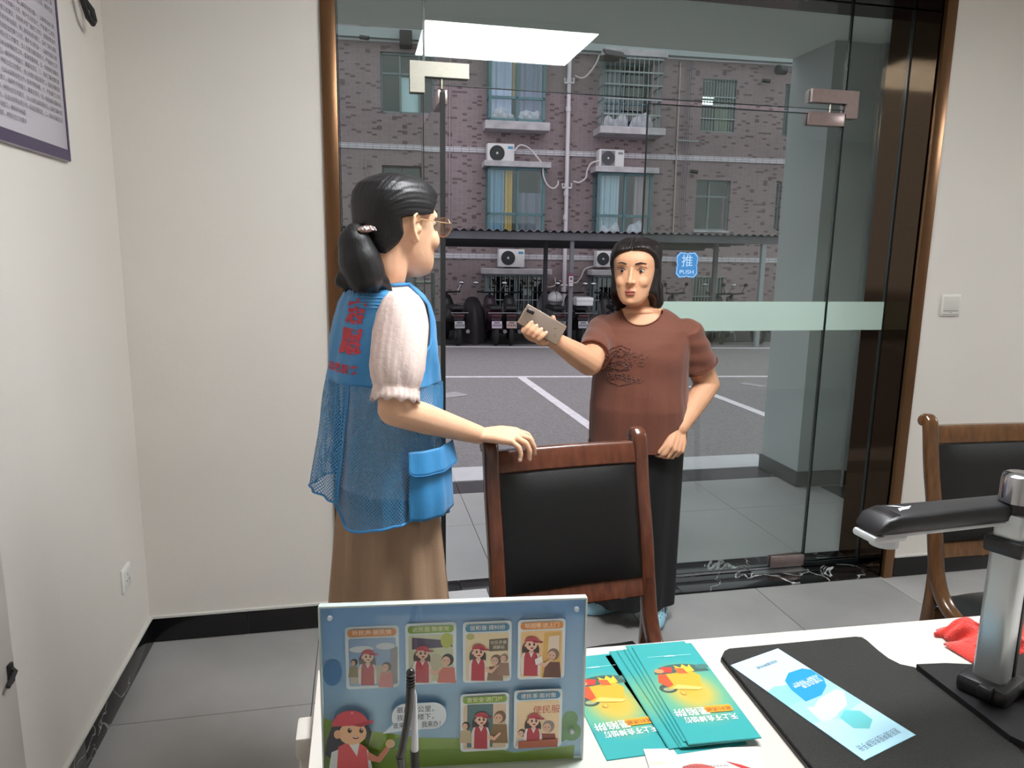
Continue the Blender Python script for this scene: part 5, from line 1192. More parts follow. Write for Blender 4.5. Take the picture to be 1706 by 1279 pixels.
rt = thing('red_cloth', 'crumpled red towel lying on the desk behind the document camera column', 'cloth', (1.215, 1.03, DZ), .12)
obj('towel', cl, clothm, rt, smooth=180)
b = MB(); fl_ = []
for i in range(9):
    for j in range(5): u, v = i/8, j/4; fl_.append((-.175+.09*u, -.042+.060*v-.02*u, .004+.012*math.sin(PI*u)*(.6+.4*math.sin(4*v))+.001*j))
b.add(fl_, [(i*5+j, (i+1)*5+j, (i+1)*5+j+1, i*5+j+1) for i in range(8) for j in range(4)]); n0 = len(b.v); b.add([(p[0], p[1], p[2]-.0035) for p in fl_], [tuple(reversed(f)) for f in b.f])
rg = [i*5 for i in range(9)]+[8*5+j for j in range(1, 5)]+[i*5+4 for i in range(7, -1, -1)]+[3, 2, 1]
for a, c in zip(rg, rg[1:]+rg[:1]): b.f.append((a, n0+a, n0+c, c)); b.m.append(0)
obj('folded_corner', b, clothm, rt, smooth=180)
# ================================================================= people
def skin(name, rgb, lip=None):
    return pmat(name, rgb, .5, noise=(14, .06), bump=(120, .05), sss=.12, spec=.35)
skinA = skin('skin_young', (232, 184, 150)); skinB = skin('skin_older', (222, 168, 132))
def hairmat(name, rgb):
    m = pmat(name, rgb, .44, spec=.45); n, l = m.node_tree.nodes, m.node_tree.links
    t = n.new('ShaderNodeTexCoord'); w = n.new('ShaderNodeMapping'); w.inputs['Scale'].default_value = (1, 1, .12); l.new(t.outputs['Object'], w.inputs[0])
    z = n.new('ShaderNodeTexNoise'); z.inputs['Scale'].default_value = 260; z.inputs['Detail'].default_value = 3; l.new(w.outputs[0], z.inputs['Vector'])
    b = n.new('ShaderNodeBump'); b.inputs['Strength'].default_value = .35; b.inputs['Distance'].default_value = .002; l.new(z.outputs[0], b.inputs['Height']); l.new(b.outputs[0], n['Principled BSDF'].inputs['Normal']); return m
hairA = hairmat('hair_black', (24, 22, 24)); hairB = hairmat('hair_dark_brown', (32, 25, 24))

class Frame:
    def __init__(s, o, ang, tilt=0.):
        s.o = Vector(o); s.f = Vector((math.cos(ang), math.sin(ang), 0)); s.l = Vector((-math.sin(ang), math.cos(ang), 0)); s.u = Vector((0, 0, 1)); s.ang = ang
        if tilt: R = Matrix.Rotation(tilt, 3, s.l); s.f = R @ s.f; s.u = R @ s.u
    def __call__(s, f, l, z): return s.o + s.f*f + s.l*l + s.u*z
    def R(s): return Matrix((s.f, s.l, s.u)).transposed()
def ring(F, z, fc, a, b, p=1.0, n=28, lc=0.):
    r = []
    for k in range(n):
        t = 2*PI*k/n; c, q = math.cos(t), math.sin(t)
        r.append(F(fc+a*math.copysign(abs(c)**p, c), lc+b*math.copysign(abs(q)**p, q), z))
    return r
HEAD = [(-.004, .060, .030, .016), (.004, .088, .020, .030), (.016, .093, .002, .041), (.032, .094, -.022, .050), (.05, .093, -.045, .056), (.070, .091, -.064, .061), (.090, .090, -.078, .066), (.108, .088, -.086, .069), (.124, .0865, -.090, .0705), (.142, .090, -.093, .072), (.160, .089, -.093, .072), (.178, .081, -.088, .068), (.194, .066, -.076, .059), (.206, .046, -.056, .045), (.214, .02, -.032, .026)]
def head(b, H, s=1.0, round_=0., ears=True):
    b.loft([ring(H, z*s, (f+k)/2*s, (f-k)/2*s, w*(s+round_), .86, 24) for z, f, k, w in HEAD])
    # nose, lips, chin, cheeks, brow
    b.chain([H(.088*s, 0, .128*s), H(.100*s, 0, .100*s), H(.1085*s, 0, .086*s)], [.006, .0075, .0095]); 
    for q in (-1, 1):
        b.ell(H(.098*s, q*.0105, .083*s), (.009, .0075, .0065), H.R()); b.ell(H(.066*s, q*.036, .082*s), (.024, .026, .026), H.R())
        b.chain([H(.083*s, q*.014, .139*s), H(.083*s, q*.036, .142*s), H(.070*s, q*.052, .135*s)], [.007, .007, .006])
    b.ell(H(.094*s, 0, .052*s), (.0075, .021, .0055), H.R()); b.ell(H(.0925*s, 0, .043*s), (.008, .018, .006), H.R()); b.ell(H(.086*s, 0, .016*s), (.012, .017, .013), H.R())
    for q in ((-1, 1) if ears else ()):       # ears
        c = lambda f, z, o=.0: H((f-.006)*s, q*(.070+o+round_*.07)*s, z*s)
        b.chain([c(.014, .122, .000), c(.008, .134, .005), c(-.004, .139, .010), c(-.014, .132, .013), c(-.017, .116, .012), c(-.012, .100, .008), c(-.004, .088, .004), c(.004, .080, .001), c(.008, .084, -.002)], [.0040, .0042, .0042, .0044, .0044, .0044, .0048, .0062, .004], 8)
        b.ell(c(-.004, .112, .000), (.016, .0055, .024), H.R()); b.ell(c(.011, .104, .002), (.005, .006, .007), H.R()); b.chain([c(.0, .130, .004), c(-.009, .122, .007), c(-.010, .106, .005), c(-.003, .096, .002)], [.003, .0035, .0035, .003], 8)
def finger(base, d, nrm, L, r, curl, side):
    """bend each joint by curl (rad) towards -nrm around side"""
    p = Vector(base); pts = [p.copy()]; d = Vector(d).normalized(); rs = [r]
    for seg, c, rr in zip((.44, .31, .25), curl, (.94, .88, .74)):
        d = Matrix.Rotation(c, 3, side) @ d; p = p+d*(L*seg); pts.append(p.copy()); rs.append(r*rr)
    return pts, rs
def hand(b, wrist, d, back, q, curls, spread=.10, s=1.0, thumb=None, tcurl=(.25, .3), r=.0088):
    """wrist position, d = direction to the knuckles, back = normal of the back of the hand, q=+1 when the thumb lies on (d x back) side"""
    d = Vector(d).normalized(); back = Vector(back); back = (back-d*back.dot(d)).normalized(); sd = d.cross(back).normalized()*q     # towards the thumb
    W = Vector(wrist); tips = []
    kn = []
    for i, (o, L, ln) in enumerate(((.030, .072, .080), (.010, .080, .083), (-.010, .074, .079), (-.029, .057, .070))):
        base = W+d*(ln*s)+sd*(o*s)-back*(abs(o)*.10); kn.append(base)
        b.chain([W+sd*(o*.55*s)+d*.004, W+d*(ln*.55*s)+sd*(o*.9*s)+back*.001, base], [.0125*s, .0125*s, r*1.22*s], 10)
        axis = back.cross(d).normalized()      # rotating d about this axis by +angle bends to the palm
        fd = (d+sd*(o/.03*spread)).normalized(); pts, rs = finger(base, fd, back, L*s, r*s*(1 if i < 3 else .88), curls[i], axis)
        b.chain(pts, rs, 10); tips.append((pts, rs))
    b.chain([kn[0]-back*.004, kn[3]-back*.004], [.0095*s, .008*s], 10)
    b.ell(W+d*.042*s-back*.004, (.040*s, .033*s, .012*s), Matrix((d, sd, back)).transposed())
    tb = W+d*.018*s+sd*.024*s-back*.006*s; td = thumb if thumb is not None else (d*.75+sd*.65-back*.25); td = Vector(td).normalized()
    p1 = tb+td*.040*s; ax = back.cross(td).normalized(); d2 = Matrix.Rotation(tcurl[0], 3, ax) @ td; p2 = p1+d2*.032*s; d3 = Matrix.Rotation(tcurl[1], 3, ax) @ d2; p3 = p2+d3*.024*s
    b.chain([tb, p1, p2, p3], [.0145*s, .0112*s, .0092*s, .0072*s], 10); return tips+[([tb, p1, p2, p3], [.0145*s, .0112*s, .0092*s, .0072*s])]
def nails(tips, parent, back, name='nail'):
    b = MB()
    for pts, rs in tips:
        t = (pts[-1]-pts[-2]).normalized(); n = (Vector(back)-t*Vector(back).dot(t)).normalized(); sd = t.cross(n)
        b.ell(pts[-1]+n*rs[-1]*.62+t*.001, (.0058, .0046, .0016), Matrix((t, sd, (n-t*.15).normalized())).transposed(), 10, 6)
    return obj('fingernails', b, pmat('nail_pink', (232, 188, 168), .3, coat=.3), parent, W=True)
def eyes(H, parent, s=1.0, look=(1, 0, 0)):
    for q in (-1, 1):
        c = H(.0735*s, q*.0325*s, .1215*s)
        b = MB(); b.ell(c, (.0145, .0115, .0062), H.R(), 16, 10); e = obj('eye', b, pmat('eye_white', (226, 220, 214), .25), parent, W=True)
        b = MB(); b.ell(c+H.f*.0132+H.l*(look[1]*.004), (.0028, .0056, .0056), H.R(), 16, 8); obj('iris', b, pmat('iris_brown', (40, 26, 20), .15, coat=.5), e, W=True)
        b = MB(); b.chain([H(.0835*s, q*.019*s, .1235*s), H(.0885*s, q*.030*s, .1305*s), H(.0800*s, q*.046*s, .1245*s)], [.0012, .0018, .0012], 6); obj('eyelid', b, pmat('lid', (70, 44, 36), .6), parent, W=True)
        b = MB(); b.chain([H(.0925*s, q*.016*s, .1455*s), H(.0915*s, q*.033*s, .150*s), H(.078*s, q*.050*s, .146*s)], [.0022, .0026, .0014], 6); obj('eyebrow', b, hairB, parent, W=True)
    b = MB(); b.ell(H(.0985*s, 0, .0525*s), (.0045, .0205, .0048), H.R(), 18, 8); b.ell(H(.0975*s, 0, .0430*s), (.0048, .017, .0054), H.R(), 18, 8); obj('lips', b, pmat('lip_rose', (170, 92, 82), .4), parent, W=True)
def strands(F, paths, m, parent, name='loose_hairs', r=.0006):
    b = MB()
    for p in paths: p = spline(p, 4); b.tube(p, [r*(1-.7*i/len(p)) for i in range(len(p))], 3, cap=False)
    return obj(name, b, m, parent, W=True, kind='stuff', smooth=60)
def fold(p, k=1.0): return math.sin(p*9.3+k)*.5+math.sin(p*21.1+2*k)*.3+math.sin(p*3.7-k)*.6

def hring(z):
    if z <= HEAD[0][0]: return HEAD[0][1:]
    for (z0, *a), (z1, *c) in zip(HEAD[:-1], HEAD[1:]):
        if z <= z1: k = (z-z0)/(z1-z0); return tuple(p+(q-p)*k for p, q in zip(a, c))
    return HEAD[-1][1:]
def sstep(x): x = max(0., min(1., x)); return x*x*(3-2*x)
def hair_shell(H, s, wide, zlo, T, thick, hang, groove, nz=100, nt=200):
    """closed head of hair: stands off the skull except inside the face opening |t| < T(z), where it sinks under the skin"""
    rings = []
    for j in range(nz+1):
        q = j/nz; z = zlo+(.2139-zlo)*(1-(1-q)**1.6); f0, k0, w0 = hring(z); fh, kh, wh = hring(max(z, hang)); r = []; g = sstep((.045-z)/.03); sh = 1-.45*sstep((z-.19)/.024)
        lo = [((f0+k0)/2, (f0-k0)/2-.006, w0*(1+wide)-.006)[n]*(1-g)+(-.030, .026, .028)[n]*g for n in range(3)]
        for i in range(nt):
            t = 2*PI*i/nt; a = abs((t+PI) % (2*PI)-PI); m = sstep((a-T(z, t))/.16+.5); th = thick(z, a)+groove(z, t)*sh
            hi = ((fh+kh)/2, (fh-kh)/2+th*sh, wh*(1+wide)+th*sh)
            c, A, W_ = (lo[n]+(hi[n]-lo[n])*m for n in range(3)); cc, ss = math.cos(t), math.sin(t)
            r.append(H((c+A*math.copysign(abs(cc)**.86, cc))*s, W_*math.copysign(abs(ss)**.86, ss)*s, (z+m*(th*.9)*sstep((z-.13)/.085))*s))
        rings.append(r)
    top = sum(rings[-1], Vector())/nt+H.u*.0025
    for k in (.66, .33, .02): rings.append([top+(p-top)*k-H.u*.0025*k for p in rings[-1-(k < .6)-(k < .3)]])
    b = MB(); b.loft(rings); return b
# ------------------------------------------------------------------ A: woman in the blue vest
Y0 = 1.72
A0 = PY(650, 600, Y0)
FA = Frame((A0.x-.012, Y0, 0), math.radians(28))
HA = Frame(FA(.030, 0, 0)+Vector((0, 0, 1.452)), math.radians(37)); HA.o = Vector((PY(662, 400, 1.70).x, 1.70, 1.449))
wa = thing('person', 'woman in a blue mesh volunteer vest and tan skirt with black ponytail, hand on the chair back', 'person', (FA.o.x, FA.o.y, 0))
b = MB(); head(b, HA)
b.chain([HA(-.030, 0, .07), HA(-.032, 0, .02), FA(-.012, 0, 1.40), FA(-.01, 0, 1.34)], [.050, .048, .050, .06], 16)
tor = [(1.405, .0, .050, .08), (1.385, .0, .068, .115), (1.34, .0, .078, .130), (1.27, .0, .084, .130), (1.18, .0, .080, .122), (1.08, .0, .078, .118), (.98, .0, .088, .13), (.88, .0, .095, .14), (.80, .0, .092, .138)]
b.loft([ring(FA, z, c, a, w, .9) for z, c, a, w in tor[::-1]])
for q in (-1, 1):
    b.chain([FA(.0, q*.065, .86), FA(.01, q*.075, .48), FA(-.01, q*.075, .09)], [.068, .050, .036], 14); b.chain([FA(-.03, q*.08, .045), FA(.08, q*.09, .035), FA(.14, q*.09, .03)], [.035, .035, .026], 12)
SR = FA(-.032, -.132, 1.366); ER = PY(657, 682, 1.535); WR = PY(797, 724, 1.690)
kn = WR+Vector((.078, -.022, .002))
b.chain([SR, SR.lerp(ER, .5), ER], [.044, .041, .036], 14); b.chain([ER, ER.lerp(WR, .35), WR], [.0365, .035, .0235], 14)
SL = FA(.015, .120, 1.360); EL = FA(.03, .150, 1.12); WL = FA(.10, .14, .92)
b.chain([SL, EL, WL], [.046, .038, .026], 14)
hb = []
d1 = (kn-WR).normalized(); bk = Vector((0.05, -.22, 1))
tips = hand(b, WR+d1*.012, d1, bk, -1, [(.42, .62, .40), (.45, .66, .42), (.50, .70, .42), (.56, .72, .42)], spread=.22, s=.98, thumb=d1*.95+Vector((0, .35, -.2)))
hand(b, WL, Vector((.1, 0, -1)), FA.l, 1, [(.2, .3, .2)]*4, s=.95)
me = organic(b, .0034, 5); print('A body', len(me.polygons))
obj('body', me, skinA, wa, W=True, smooth=180, label='bare face, neck, arm and hand')
nails(tips[:4], wa, bk)
eyes(HA, wa)

# hair: swept back to a low ponytail, ear left free
def TA(z, t):
    if z < .126: return 1.98+.60*sstep((.100-z)/.06)
    if z < .142: return 1.98-.86*sstep((z-.126)/.016)
    return 1.12*math.sqrt(max(0, 1-((z-.142)/.044)**2)) if z < .186 else 0
def thA(z, a): return .0095*sstep((z-.035)/.05)+.0035*sstep((z-.10)/.08)-.014*(1-sstep((z-.030)/.03))+.010*math.exp(-((z-.095)/.035)**2)*sstep((a-2.3)/.6)
def grA(z, t):
    y = math.sin(t)*.075; phi = math.atan2(z-.098, abs(y)+.001) if z > .098 else math.atan2(z-.098, abs(y)+.001)
    return .0003*math.sin(46*phi+3*math.sin(t))+.0003*math.sin(97*phi+t)
b = hair_shell(HA, 1.0, .0, .028, TA, thA, .085, grA)
hair = obj('hair', b, hairA, wa, W=True, smooth=180, label='black hair swept back')
PT = HA(-.118, 0, .092)
b = MB()
b.chain([PT, HA(-.122, -.004, .070), HA(-.114, -.008, .035), HA(-.104, -.012, .008), HA(-.092, -.016, -.008)], [.024, .038, .047, .046, .030], 16)
for k in range(7): a = -.9+.3*k; b.chain([HA(-.110, .025*math.sin(a*2), .02), HA(-.10+.035*math.sin(k), .035*math.sin(a*2), -.012), HA(-.092+.045*math.sin(k*1.3), .04*math.sin(a*2), -.034)], [.026, .016, .004], 10)
me = organic(b, .004, 4); obj('ponytail', me, hairA, wa, W=True, smooth=180, label='short black ponytail')
random.seed(11); P = []
for k in range(220):
    a = random.uniform(-1.3, 1.3); r = random.uniform(.015, .036); x0 = -.108+r*math.sin(random.uniform(-1.5, 1.5)); l0 = r*math.cos(a)*random.choice((-1, 1))*.9
    P.append([HA(-.122+x0*.1, l0*.4, .088), HA(x0-.012, l0, .05), HA(x0-.002*random.random(), l0*1.05, .0), HA(x0+.012+.02*random.uniform(-1, 1), l0, -.022-.022*random.random())])
for k in range(0):
    q = -1 if k % 2 else 1; t0 = random.uniform(.13, .20); t = random.random()
    P.append([HA(.088-.03*t, q*(.04+.03*t), t0), HA(.03, q*.079, t0-.012), HA(-.04, q*.074, t0-.03), HA(-.095, q*.04, .115), HA(-.118, q*.01, .095)])
for k in range(0): t = random.random(); P.append([HA(.070, -.056-.012*t, .168), HA(.060, -.0745, .150-.01*t), HA(.040-.03*t, -.0765, .128-.016*t), HA(.020-.03*t, -.0765, .118-.022*t)])
strands(HA, P, hairA, hair)
# clip, glasses
b = MB(); c = HA(-.115, -.008, .101)
pts = [c+HA.R() @ Vector((-.0*math.cos(t)-.012*math.sin(t), .030*math.cos(t), .010*math.sin(t)+.005)) for t in [PI*k/8 for k in range(9)]]
b.tube(pts, [.004, .008, .0095, .010, .0105, .010, .0095, .008, .004], 10, flat=.55)
cl_ = MB(); cl_.ell(HA(-.110, -.030, .101), (.024, .014, .0085), HA.R() @ Matrix.Rotation(-.15, 3, 'Y')); clip = obj('hair_clip', cl_, pmat('clip_metal', (178, 150, 142), .25, metal=.6), wa, W=True, label='oval rhinestone hair clip')
b = MB()
for k in range(9): b.ell(HA(-.128+.0045*k, -.0435+.002*abs(k-4)*.6, .1025+.003*math.sin(k*2)-.0005*abs(k-4)), .0026, nu=8, nv=6)
obj('rhinestone', b, pmat('stones', (236, 232, 236), .08, metal=.7), clip, W=True, kind='stuff')
gl = thing('eyeglasses', 'thin gold-rimmed eyeglasses worn by the woman in the vest', 'glasses', HA(.10, 0, .118))
goldm = pmat('gold_wire', (206, 168, 130), .25, metal=.9); b = MB()
for q in (-1, 1):
    cx = q*.0345; R_ = [HA(.112-.003*math.cos(t)*q*0, cx+.0255*math.cos(t), .113+.0225*math.sin(t)) for t in [2*PI*k/24 for k in range(25)]]; b.tube(R_, .0011, 6, cap=False)
    b.tube([HA(.112, q*.060, .119), HA(.104, q*.0705, .1205), HA(.06, q*.0755, .1225), HA(.004, q*.0775, .127), HA(-.012, q*.078, .118)], .0013, 6)
b.tube([HA(.112, -.0095, .117), HA(.115, 0, .120), HA(.112, .0095, .117)], .001, 6)
obj('frame', b, goldm, gl, W=True)
for q in (-1, 1):
    b = MB(); b.ell(HA(.112, q*.0345, .113), (.0009, .0248, .0218), HA.R(), 24, 10); obj('lens', b, glass_mat('lens_glass%d' % q, (.90, .86, .86), 1.2), gl, W=True)

# blouse
blouse = pmat('blouse_pink_white', (234, 208, 200), .8, bump=(90, .15), sss=.08); b = MB()
b.loft([ring(FA, z, c, a+.006, w+.007, .9) for z, c, a, w in ((.945, 0, .106, .146), (.96, 0, .102, .142), (1.08, 0, .088, .128), (1.18, .0, .088, .132), (1.27, .0, .090, .138), (1.34, 0, .084, .136), (1.385, 0, .074, .120), (1.408, 0, .060, .094), (1.425, -.002, .052, .066))])
me = organic(b, .005, 4)
obj('blouse', me, blouse, wa, W=True, smooth=180, label='pale pink blouse')
b = MB()
for q in (-1, 1): b.chain([FA(-.062, q*.01, 1.452), FA(-.03, q*.052, 1.445), FA(.03, q*.050, 1.425), FA(.062, q*.02, 1.395)], [.006, .0075, .0075, .006], 10)
obj('collar', b, pmat('collar_white', (232, 232, 232), .7), wa, W=True, label='white blouse collar')
# puffed sleeve, near arm
ax = (ER-SR).normalized(); N = 40; rings = []; s1 = ax.cross(Vector((0, 0, 1))).normalized(); s2 = ax.cross(s1)
prof = [(-.052, .012), (-.046, .032), (-.030, .044), (.0, .053), (.04, .058), (.08, .060), (.115, .060), (.138, .056), (.154, .051), (.159, .0485), (.164, .0495), (.176, .0510), (.188, .053)]
SA = SR+s1*0
for i, (d, r) in enumerate(prof):
    rr = []
    for k in range(N*2):
        t = 2*PI*k/(N*2); am = .0011+.0012*max(0, i-6)/3; rip = am*.45*math.sin(26*t+3*math.sin(3*t))+.0022*fold(t+d*6, 2)*(.3+min(1, i/6))
        if i >= 10: rip = .0013*math.sin(27*t+2*math.sin(2*t))
        rr.append(SA+ax*(d+(.004*math.sin(11*t) if i == len(prof)-1 else 0))+(s1*math.cos(t)+s2*math.sin(t))*(r+rip))
    rings.append(rr)
b = MB(); b.loft(rings, cap=False); n0 = len(b.v); b.add([SA+ax*prof[0][0]], [(0,)+tuple()]) if False else None
o = obj('puff_sleeve', b, blouse, wa, W=True, smooth=180, label='short puffed pink sleeve with ruffled cuff'); sm = o.modifiers.new('th', 'SOLIDIFY'); sm.thickness = .0015; sm.offset = 0
b = MB(); rings = []
axl = (EL-SL).normalized(); t1 = axl.cross(Vector((0, 0, 1))).normalized(); t2 = axl.cross(t1)
for d, r in prof: rings.append([SL+axl*d+(t1*math.cos(2*PI*k/40)+t2*math.sin(2*PI*k/40))*(r*.78+.001*math.sin(k*2)) for k in range(40)])
b.loft(rings, cap=False); o = obj('puff_sleeve', b, blouse, wa, W=True, smooth=180); sm = o.modifiers.new('th', 'SOLIDIFY'); sm.thickness = .0015; sm.offset = 0
# skirt
tan = pmat('skirt_tan', (164, 134, 108), .85, bump=(200, .12)); b = MB(); rings = []
for i in range(34):
    q = i/33; z = 1.02-q*.96; a = .092+.080*q**.8; w = .132+.085*q**.8; r = []
    for k in range(96):
        t = 2*PI*k/96; pl = (.004+.016*q)*max(-1, min(1, 1.6*math.sin(10*t+.6*math.sin(2*t)))) + .006*q*fold(t, 1.2)
        r.append(FA(.002+(a+pl)*math.cos(t), (w+pl)*math.sin(t), z))
    rings.append(r)
b.loft(rings[::-1], cap=True); obj('skirt', b, tan, wa, W=True, smooth=70, label='long tan pleated skirt')
b = MB()
for q in (-1, 1): b.chain([FA(-.04, q*.09, .036), FA(.06, q*.092, .034), FA(.15, q*.094, .03)], [.036, .038, .03], 14)
me = organic(b, .005, 3); obj('shoes', me, pmat('shoe_beige', (190, 176, 160), .5), wa, W=True, smooth=180)

# vest
vestm = pmat('vest_blue', (48, 134, 192), .55, bump=(30, .22), sheen=.2)
def mesh_fabric(name, rgb, cell, radius):
    m = bpy.data.materials.new(name); m.use_nodes = True; n, l = m.node_tree.nodes, m.node_tree.links; bs = n['Principled BSDF']; bs.inputs['Base Color'].default_value = (*lin(rgb), 1); bs.inputs['Roughness'].default_value = .6
    out = n['Material Output']; uv = n.new('ShaderNodeUVMap'); uv.uv_map = 'UVMap'
    v = n.new('ShaderNodeTexVoronoi'); v.voronoi_dimensions = '2D'; v.inputs['Scale'].default_value = 1/cell; v.inputs['Randomness'].default_value = 0.0
    mp = n.new('ShaderNodeMapping'); mp.inputs['Rotation'].default_value = (0, 0, PI/4); l.new(uv.outputs[0], mp.inputs[0]); l.new(mp.outputs[0], v.inputs['Vector'])
    lt = n.new('ShaderNodeMath'); lt.operation = 'LESS_THAN'; lt.inputs[1].default_value = radius; l.new(v.outputs['Distance'], lt.inputs[0])
    tr = n.new('ShaderNodeBsdfTransparent'); mx = n.new('ShaderNodeMixShader'); l.new(lt.outputs[0], mx.inputs[0]); l.new(bs.outputs[0], mx.inputs[1]); l.new(tr.outputs[0], mx.inputs[2]); l.new(mx.outputs[0], out.inputs[0]); return m
netm = mesh_fabric('vest_net', (64, 142, 196), .0062, .34)
VP = [(1.430, -.004, .056, .066), (1.420, -.002, .066, .090), (1.405, .0, .076, .114), (1.385, .0, .086, .130), (1.35, .0, .094, .142), (1.30, .0, .100, .148), (1.24, .0, .105, .150), (1.16, -.002, .110, .152), (1.06, -.006, .114, .156), (.96, -.012, .120, .162), (.88, -.014, .124, .166), (.80, -.014, .128, .170)]
def vprof(z):
    for (z1, c1, a1, w1), (z0, c0, a0, w0) in zip(VP[:-1], VP[1:]):
        if z >= z0: k = (z-z0)/(z1-z0); k = max(0, min(1, k)); return c0+(c1-c0)*k, a0+(a1-a0)*k, w0+(w1-w0)*k
    return VP[-1][1:]
def vpt(t, z, off=0.):
    """vest surface: t = angle from front (0) through left (pi/2), back (pi), right (3pi/2)"""
    c, a, w = vprof(z); q = max(0, (1.36-z)/.55); fo = (.002+.006*q)*fold(t*1.0, 0.7+z*1.2)+.0025*q*math.sin(17*t+z*3)
    crease = .0035*math.sin(38*z+5*math.cos(t*2))*max(0, 1-abs(z-1.24)/.16)
    cc, ss = math.cos(t), math.sin(t); p = .92
    return FA(c+(a+fo+off+crease)*math.copysign(abs(cc)**p, cc), (w+fo+off+crease)*math.copysign(abs(ss)**p, ss), z)
def panel_mesh(name, mtl, t0, t1, ztop, zbot, off, nt=60, nz=40, parent=wa, label=None, thick=.0016, hem=True, solid=False):
    me_v = []; uvs = []; fs = []
    for j in range(nz+1):
        for i in range(nt+1):
            t = t0+(t1-t0)*i/nt; zt, zb = (ztop(t) if callable(ztop) else ztop), (zbot(t) if callable(zbot) else zbot); z = zt+(zb-zt)*j/nz
            o_ = off(t, z) if callable(off) else off; me_v.append(vpt(t, z, o_)); uvs.append((t*.17, z))
    for j in range(nz):
        for i in range(nt): a = j*(nt+1)+i; fs.append((a, a+nt+1, a+nt+2, a+1))
    b = MB(); b.add(me_v, fs); o = obj(name, b, mtl, parent, W=True, smooth=180, label=label)
    uvl = o.data.uv_layers.new(name='UVMap')
    for p in o.data.polygons:
        for li, vi in zip(p.loop_indices, p.vertices): uvl.data[li].uv = uvs[vi]
    if thick: sm = o.modifiers.new('th', 'SOLIDIFY'); sm.thickness = thick; sm.offset = 0
    return o, [me_v[nz*(nt+1)+i] for i in range(nt+1)], [me_v[j*(nt+1)] for j in range(nz+1)], [me_v[j*(nt+1)+nt] for j in range(nz+1)]
rim = pmat('vest_binding', (58, 134, 190), .6)
# armhole-aware top edge: fabric starts at the shoulder, dips around the arm
def ztop(t):
    d = abs(((t-PI/2) % PI)-0); d = min(d, PI-d)     # distance from either side
    hole_ = max(0, 1-(d/.52)**2)
    return 1.428-.150*hole_**.55 if hole_ > 0 else 1.428
ZM = 1.205
vest = thing('volunteer_vest', 'x', 'x'); bpy.data.objects.remove(vest)
def flare(t, z): return .03*max(0, (1.30-z)/.45)
TB0, TB1 = PI*.58, PI*1.07      # back panel between the side slits
def bfl(t, z): return .0045+.026*max(0, math.cos(t-.86*PI))*max(0, (1.36-z)/.40)
yoke, _, _, _ = panel_mesh('vest_body', vestm, 0, 2*PI, ztop, ZM, bfl, nt=140, nz=30, label='solid blue vest front and shoulders')
bn, hb_, e2, e3 = panel_mesh('vest_back_net', netm, TB0, TB1, ZM, .938, bfl, nt=60, nz=24, thick=0, label='blue net lower back of the vest')
b = MB(); b.tube(hb_, .0028, 8); b.tube(e2, .0022, 6); b.tube(e3, .0022, 6); obj('back_binding', b, rim, wa, W=True)
TF0, TF1 = PI*1.035-2*PI, PI*.62
def zbf(t): d = (t-TF0)/(TF1-TF0); r = min(d, 1-d); return .888-.015*math.cos(2*t)+.055*max(0, 1-r/.10)**2
def ffl(t, z): return .0045+.026*max(0, math.cos(t-.86*PI))*max(0, (1.36-max(z, 1.205))/.40)+.006*max(0, (1.19-z)/.3)
fn, hf_, e4, e5 = panel_mesh('vest_front_net', netm, TF0, TF1, ZM+.002, zbf, ffl, nt=96, nz=36, thick=0, label='blue net lower front and side of the vest')
b = MB(); b.tube(hf_, .0032, 8); b.tube(e4, .0026, 6); b.tube(e5, .0026, 6); obj('front_binding', b, rim, wa, W=True)
# armhole binding
for c0 in (PI/2, 3*PI/2):
    b = MB(); b.tube([vpt(c0-.62+1.24*i/30, ztop(c0-.62+1.24*i/30), .006) for i in range(31)], .0035, 8, cap=True); obj('armhole_binding', b, rim, wa, W=True)
b = MB(); b.tube([vpt(2*PI*i/40, 1.430, .004) for i in range(41)], .004, 8, cap=False); obj('neck_binding', b, rim, wa, W=True)
# cargo pocket with flap on the right front
tp0, tp1 = -1.80, -.72
pk, _, _, _ = panel_mesh('pocket', vestm, tp0+.02, tp1, 1.03, .905, lambda t, z: ffl(t, z)+.012+.008*math.sin((t-tp0)/(tp1-tp0)*PI)*math.sin(max(0, min(1, (1.02-z)/.15))*PI), nt=24, nz=16, label='blue cargo pocket')
pf_, hp_, p0_, p1_ = panel_mesh('pocket_flap', vestm, tp0-.02, tp1+.06, 1.066, lambda t: 1.012+.012*max(0, 1-min(t-tp0+.02, tp1+.06-t)/.08), lambda t, z: ffl(t, z)+.018+.010*(1.066-z)/.06, nt=24, nz=8, label='blue pocket flap')
b = MB(); b.tube(hp_, .0016, 6); obj('flap_stitching', b, rim, pf_, W=True)
# stitched shoulder yoke lines
b = MB()
for k in range(6):
    z = 1.417-.007*k; b.tube([vpt(PI+.25+1.0*i/12, z, .0062) for i in range(13)], .0008, 5)
obj('yoke_stitching', b, pmat('stitch_pale', (120, 178, 216), .6), wa, W=True)
# red lettering on the back, laid on the cloth
def lettering(body, t_c, z_c, h, wfac=1.0, name='red_lettering', bold=.02):
    v, f = text_geo(body, bold); b = MB(); pts = []
    for p in v:
        t = t_c+p.x*h*wfac/.20; z = z_c+p.y*h; pts.append(vpt(t, z, bfl(t, z)+.0022))
    b.add(pts, f); return obj(name, b, pmat('red_print', (196, 46, 62), .55), wa, W=True, smooth=180, label='red characters on the back of the vest')
lettering('志', PI*1.075, 1.366, .058, 1.6, bold=.04); lettering('愿', PI*1.060, 1.300, .062, 1.6, bold=.04); lettering('志愿服务', PI*1.02, 1.240, .022, 1.6, bold=.02)
wa['label'] = 'woman in a blue mesh vest and tan skirt with black ponytail, hand on chair'

